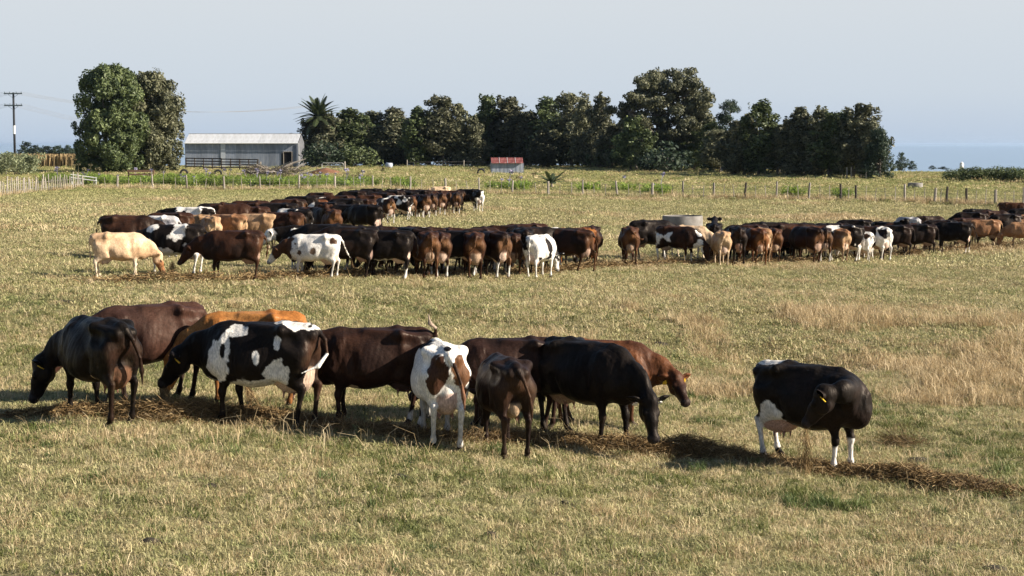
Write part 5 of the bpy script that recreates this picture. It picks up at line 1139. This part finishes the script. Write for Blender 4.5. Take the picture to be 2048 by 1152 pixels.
# ---------------------------------------------------------------- grass: real tufts scattered over the paddock
M_blades = new_mat('grass_blades', rough=.6, spec=.25); col = pasture_nodes(M_blades, True)
def finish_blades(m, col, lo=.78, hi=1.38, trans=.25):
    b = m.node_tree.nodes['Principled BSDF']; out = m.node_tree.nodes['Material Output']
    oi = N(m, 'ShaderNodeObjectInfo'); mr = N(m, 'ShaderNodeMapRange'); mr.inputs[3].default_value = lo; mr.inputs[4].default_value = hi; L(m, oi.outputs['Random'], mr.inputs[0])
    sc_ = N(m, 'ShaderNodeVectorMath', operation='SCALE'); L(m, col, sc_.inputs[0]); L(m, mr.outputs[0], sc_.inputs['Scale']); L(m, sc_.outputs[0], b.inputs['Base Color'])
    t = N(m, 'ShaderNodeBsdfTranslucent'); L(m, sc_.outputs[0], t.inputs['Color']); mx = N(m, 'ShaderNodeMixShader'); mx.inputs[0].default_value = trans; L(m, b.outputs[0], mx.inputs[1]); L(m, t.outputs[0], mx.inputs[2]); L(m, mx.outputs[0], out.inputs[0])
finish_blades(M_blades, col)
def plain_blades(name, stops):
    m = new_mat(name, rough=.6, spec=.25); g = N(m, 'ShaderNodeObjectInfo'); r = N(m, 'ShaderNodeValToRGB'); L(m, g.outputs['Random'], r.inputs[0]); e = r.color_ramp.elements; e[0].color = (*stops[0], 1); e[1].color = (*stops[-1], 1)
    if len(stops) > 2: q = e.new(.5); q.color = (*stops[1], 1)
    finish_blades(m, r.outputs[0], .85, 1.15, .3); return m
M_straw = plain_blades('straw_stalks', [(.34, .24, .12), (.52, .40, .23), (.60, .49, .31)]); M_green = plain_blades('green_clump', [(.09, .12, .03), (.15, .17, .05), (.20, .20, .07)])
def tuft(name, n, R, hmin, hmax, w, lean, mat, seed, head=False):
    rs = np.random.RandomState(seed); r = R*np.sqrt(rs.rand(n)); a = rs.rand(n)*6.28; P = np.stack([r*np.cos(a), r*np.sin(a), np.full(n, -.01)], 1)
    h = hmin + (hmax-hmin)*rs.rand(n)**1.5; d = rs.rand(n)*6.28; ln = lean*(.3 + rs.rand(n)); side = np.stack([-np.sin(d+rs.normal(size=n)), np.cos(d), np.zeros(n)], 1)*(w*(.6+.8*rs.rand(n)))[:, None]/2
    dv = np.stack([np.cos(d), np.sin(d), np.zeros(n)], 1)
    mid = P + dv*(ln*h*.35)[:, None] + np.array([0, 0, 1])*(h*.62)[:, None]; tip = P + dv*(ln*h*1.0)[:, None] + np.array([0, 0, 1])*(h*(1 - .28*np.minimum(ln, 1.5)))[:, None]
    tw = (.9 if head else .25)
    V = np.stack([P-side, P+side, mid+side*.8, mid-side*.8, tip+side*tw, tip-side*tw], 1).reshape(-1, 3); b0 = np.arange(n)*6
    Q = np.concatenate([np.stack([b0, b0+1, b0+2, b0+3], 1), np.stack([b0+3, b0+2, b0+4, b0+5], 1)])
    me = quad_mesh(name, V, Q); me.materials.append(mat); o = bpy.data.objects.new(name, me); return o
def scatter(name, tufts, X, Y, idx, scl, label, tilt=.12):
    """one object: points on the ground carrying instances of the tufts"""
    n = len(X); Z = ground_z(X, Y); me = bpy.data.meshes.new(name); me.vertices.add(n); me.vertices.foreach_set('co', np.stack([X, Y, Z], 1).astype(np.float32).ravel())
    a = me.attributes.new('which', 'INT', 'POINT'); a.data.foreach_set('value', np.asarray(idx, np.int32)); a = me.attributes.new('size', 'FLOAT_VECTOR', 'POINT'); a.data.foreach_set('vector', np.stack([scl, scl, scl*(.8+.4*rng.rand(n))], 1).astype(np.float32).ravel())
    a = me.attributes.new('turn', 'FLOAT_VECTOR', 'POINT'); a.data.foreach_set('vector', np.stack([rng.normal(size=n)*tilt, rng.normal(size=n)*tilt, rng.rand(n)*6.28], 1).astype(np.float32).ravel())
    o = use(name, me); tag(o, label, kind='stuff')
    col_ = bpy.data.collections.new(name + '_tufts')
    for k, t in enumerate(tufts): t.name = '%s_tuft_%02d' % (name, k); col_.objects.link(t)
    ng = bpy.data.node_groups.new(name, 'GeometryNodeTree'); ng.interface.new_socket('Geometry', in_out='INPUT', socket_type='NodeSocketGeometry'); ng.interface.new_socket('Geometry', in_out='OUTPUT', socket_type='NodeSocketGeometry')
    gi, go = ng.nodes.new('NodeGroupInput'), ng.nodes.new('NodeGroupOutput'); ci = ng.nodes.new('GeometryNodeCollectionInfo'); ci.inputs['Collection'].default_value = col_; ci.inputs['Separate Children'].default_value = True; ci.inputs['Reset Children'].default_value = True
    ip = ng.nodes.new('GeometryNodeInstanceOnPoints'); ip.inputs['Pick Instance'].default_value = True
    def attr(nm, ty): q = ng.nodes.new('GeometryNodeInputNamedAttribute'); q.data_type = ty; q.inputs['Name'].default_value = nm; return q.outputs['Attribute']
    ng.links.new(gi.outputs[0], ip.inputs['Points']); ng.links.new(ci.outputs[0], ip.inputs['Instance']); ng.links.new(attr('which', 'INT'), ip.inputs['Instance Index'])
    e2r = ng.nodes.new('FunctionNodeEulerToRotation'); ng.links.new(attr('turn', 'FLOAT_VECTOR'), e2r.inputs[0]); ng.links.new(e2r.outputs[0], ip.inputs['Rotation'])
    ng.links.new(attr('size', 'FLOAT_VECTOR'), ip.inputs['Scale']); ng.links.new(ip.outputs[0], go.inputs[0])
    md = o.modifiers.new('scatter', 'NODES'); md.node_group = ng; return o
def field_points(y0, y1, per_m2, seed, pad=1.12):
    rs = np.random.RandomState(seed); out = []
    m_ = 8.0; A = lambda q: .6206*1.06*q*q/2 + m_*q; n = int((A(y1)-A(y0))*per_m2); yy = np.linspace(y0, y1, 400); y = np.interp(rs.rand(n), (A(yy)-A(y0))/(A(y1)-A(y0)), yy); x = (rs.rand(n)-.5)*(.6206*1.06*y + m_)
    return x, y, rs
X, Y, rs = field_points(14.5, 33, 75, 1)
T1 = [tuft('sward', 70, .19, .02, .075, .0065, 1.0, M_blades, 1), tuft('sward', 60, .18, .025, .09, .006, 1.2, M_blades, 2), tuft('sward', 64, .18, .015, .06, .0075, 1.5, M_blades, 3), tuft('sward', 50, .16, .03, .12, .005, .8, M_straw, 4), tuft('sward', 60, .14, .03, .10, .007, .8, M_green, 5)]
g_ = n2(X*.8, Y*.8) + .35*(rs.rand(len(X))-.5); idx = np.where(rs.rand(len(X)) < .06 + .25*(g_ > .72), 3, np.where(rs.rand(len(X)) < .05 + .28*(g_ < .30), 4, rs.randint(0, 3, len(X))))
scatter('short_grass', T1, X, Y, idx, .8 + .6*rs.rand(len(X)), 'short grazed grass with straw and green tufts in the foreground')
X, Y, rs = field_points(33, 62, 30, 2)
T2 = [tuft('sward', 100, .34, .02, .07, .012, 1.5, M_blades, 11), tuft('sward', 90, .32, .02, .09, .011, 1.5, M_blades, 12), tuft('sward', 60, .30, .03, .15, .009, 1.2, M_straw, 13), tuft('sward', 70, .26, .02, .08, .012, 1.2, M_green, 14)]
g_ = n2(X*.45, Y*.45) + .35*(rs.rand(len(X))-.5) + .22*ss(3, 9, X)*ss(44, 38, Y); idx = np.where(rs.rand(len(X)) < .06 + .5*(g_ > .80), 2, np.where(rs.rand(len(X)) < .05 + .25*(g_ < .28), 3, rs.randint(0, 2, len(X))))
scatter('middle_grass', T2, X, Y, idx, .8 + .6*rs.rand(len(X)), 'dry pasture grass on the bank and around the herd')
X, Y, rs = field_points(62, 150, 3.4, 3)
T3 = [tuft('sward', 110, .75, .03, .09, .030, 1.4, M_blades, 21), tuft('sward', 100, .70, .03, .11, .026, 1.4, M_blades, 22), tuft('sward', 80, .6, .04, .17, .022, 1.1, M_straw, 23)]
g_ = n2(X*.2, Y*.2) + .4*(rs.rand(len(X))-.5); idx = np.where((g_ > .74) & (Y < 125), 2, rs.randint(0, 2, len(X)))
scatter('far_grass', T3, X, Y, idx, .8 + .7*rs.rand(len(X)), 'dry pasture grass in the far half of the paddock')
X, Y, rs = field_points(150, 285, .55, 9); kp = Y < 296 - 66*ss(22, 50, X) - 2; X, Y = X[kp], Y[kp]
scatter('back_paddock_grass', [tuft('sward', 120, 1.3, .03, .10, .06, 1.4, M_blades, 61), tuft('sward', 110, 1.2, .04, .14, .05, 1.3, M_blades, 62), tuft('sward', 60, .9, .05, .22, .045, 1.0, M_straw, 63)], X, Y, rng.choice([0, 0, 1, 1, 2], len(X)), .8 + .7*rng.rand(len(X)), 'grass of the back paddock before the shelter belt')
# standing seed stalks and rank clumps
X, Y, rs = field_points(15, 46, 5.0, 5)
keep = (n2(X*.5+30, Y*.5) + .25*rs.rand(len(X)) + .35*ss(2, 8, X)*ss(30, 36, Y) + .12*np.exp(-((Y-20.5)/1.2)**2)) > .84; X, Y = X[keep], Y[keep]
T4 = [tuft('stalk', 9, .12, .10, .34, .0048, .55, M_straw, 31, True), tuft('stalk', 5, .10, .15, .42, .0045, .8, M_straw, 32, True), tuft('stalk', 16, .16, .08, .26, .005, 1.0, M_straw, 33), tuft('stalk', 3, .05, .2, .5, .0045, 1.1, M_straw, 34, True)]
scatter('seed_stalks', T4, X, Y, rs.randint(0, 4, len(X)), .7 + .6*rs.rand(len(X)), 'pale dry seed stalks standing above the grass')
rb_ = np.random.RandomState(15); X = rb_.uniform(.5, 14, 9500); Y = rb_.uniform(29, 41, 9500); kp = n2(X*.7+11, Y*.9) + .25*rb_.rand(len(X)) + .25*ss(4, 9, X) > .82; X, Y = X[kp], Y[kp]
scatter('bank_straw', [tuft('long', 26, .16, .08, .30, .0075, .8, M_straw, 71), tuft('long', 20, .14, .10, .36, .007, .6, M_straw, 72), tuft('long', 30, .2, .05, .18, .009, 1.2, M_straw, 73)], X, Y, rb_.randint(0, 3, len(X)), .7 + .6*rb_.rand(len(X)), 'long bleached grass standing on the bank of the hollow')
X, Y = [], []
for i in range(150):
    p = gp(rb_.uniform(130, 1180), rb_.normal(882, 16)); X.append(p.x); Y.append(p.y)
X, Y = np.array(X), np.array(Y); scatter('front_stalks', [tuft('stalk', 4, .10, .15, .36, .005, .7, M_straw, 81, True), tuft('stalk', 3, .12, .2, .42, .0048, .9, M_straw, 82, True)], X, Y, rb_.randint(0, 2, len(X)), .7 + .5*rb_.rand(len(X)), 'tall bleached stalks standing before the near cows')
M_rank = plain_blades('rank_grass', [(.075, .12, .035), (.11, .155, .05), (.15, .18, .06)])
C0 = gp(1650, 1012); X = np.concatenate([C0.x + rng.normal(size=16)*.22, rng.uniform(-6, 7, 44)]); Y = np.concatenate([C0.y + rng.normal(size=16)*.12, rng.uniform(15.2, 31, 44)])
scatter('rank_green_grass', [tuft('clump', 90, .13, .08, .22, .008, .7, M_rank, 41), tuft('clump', 70, .11, .06, .17, .009, .9, M_rank, 42)], X, Y, rng.randint(0, 2, len(X)), .7 + .5*rng.rand(len(X)), 'rank clumps of fresh green grass')
# long straw along the fences
X = []; Y = []
for x in np.linspace(-10, 2060, 760):
    y = np.interp(x, fx, fy) if x > 150 else np.interp(x, [0, 165], [393, 376]); p = gp(x, y); X.append(p.x + rng.normal()*.3); Y.append(p.y + rng.normal()*.9)
X, Y = np.array(X), np.array(Y)
scatter('fence_straw', [tuft('long', 60, .55, .2, .60, .022, .5, M_straw, 51), tuft('long', 50, .5, .15, .45, .024, .7, M_straw, 52), tuft('long', 60, .5, .1, .35, .03, .8, M_green, 53)], X, Y, rng.choice([0, 1, 1, 2], len(X)), .7 + .5*rng.rand(len(X)), 'long dry grass growing along the fence lines')

# skeleton of a dead weed lying in the grass
C1 = gp(1812, 893); nw = 420; Pw = np.array(C1) + np.stack([rng.normal(size=nw)*.20, rng.normal(size=nw)*.12, .02 + .10*rng.rand(nw)], 1); Dw = rng.normal(size=(nw, 3)); Dw[:, 0] -= .9; Dw[:, 2] = np.abs(Dw[:, 2])*.5; Dw /= np.linalg.norm(Dw, axis=1)[:, None]
stuff_mesh('dead_weed', *strands(Pw, Dw, .15 + .3*rng.rand(nw), np.full(nw, .004), np.clip(rng.normal(.25, .12, nw), 0, 1)), M_hay, 'tangled brown dead weed lying beyond the white legged cow', 'weed', None)
# dung pats and bare scars
M_dung = noisy('dung', [(.3, (.018, .014, .010)), (.7, (.05, .04, .028))], 6, bump=.5)
for i, (x, y, r) in enumerate(((797, 957, .16), (1988, 1139, .15), (422, 975, .09), (60, 905, .12), (1838, 922, .20), (1318, 690, .24), (1338, 708, .20), (980, 1075, .12), (1130, 1010, .10), (300, 1090, .13), (505, 606, .2), (130, 604, .22))):
    o, p = heap('dung_pat', x, y, 10, 1, M_dung, 'flat dark dung pat lying in the grass', 'dung', .8, i, .4); o.location = p + Vector((0, 0, .012)); k = r/(5/pxm(p.y)); o.scale = (k, k, .05/(1/pxm(p.y))); o['group'] = 'dung pats in the paddock'
# ---------------------------------------------------------------- sea haze
M_haze = bpy.data.materials.new('haze'); M_haze.use_nodes = True; ntz = M_haze.node_tree; ntz.nodes.remove(ntz.nodes['Principled BSDF'])
pv = ntz.nodes.new('ShaderNodeVolumePrincipled'); pv.inputs['Color'].default_value = (.50, .66, .88, 1); pv.inputs['Density'].default_value = .00003; pv.inputs['Anisotropy'].default_value = .2; ntz.links.new(pv.outputs[0], ntz.nodes['Material Output'].inputs['Volume'])
mb = MB(); mb.box((0, 30050, -7), (80600, 60300, 62)); tag(mb.build('haze', M_haze), 'thin pale sea haze over the farm', kind='stuff')
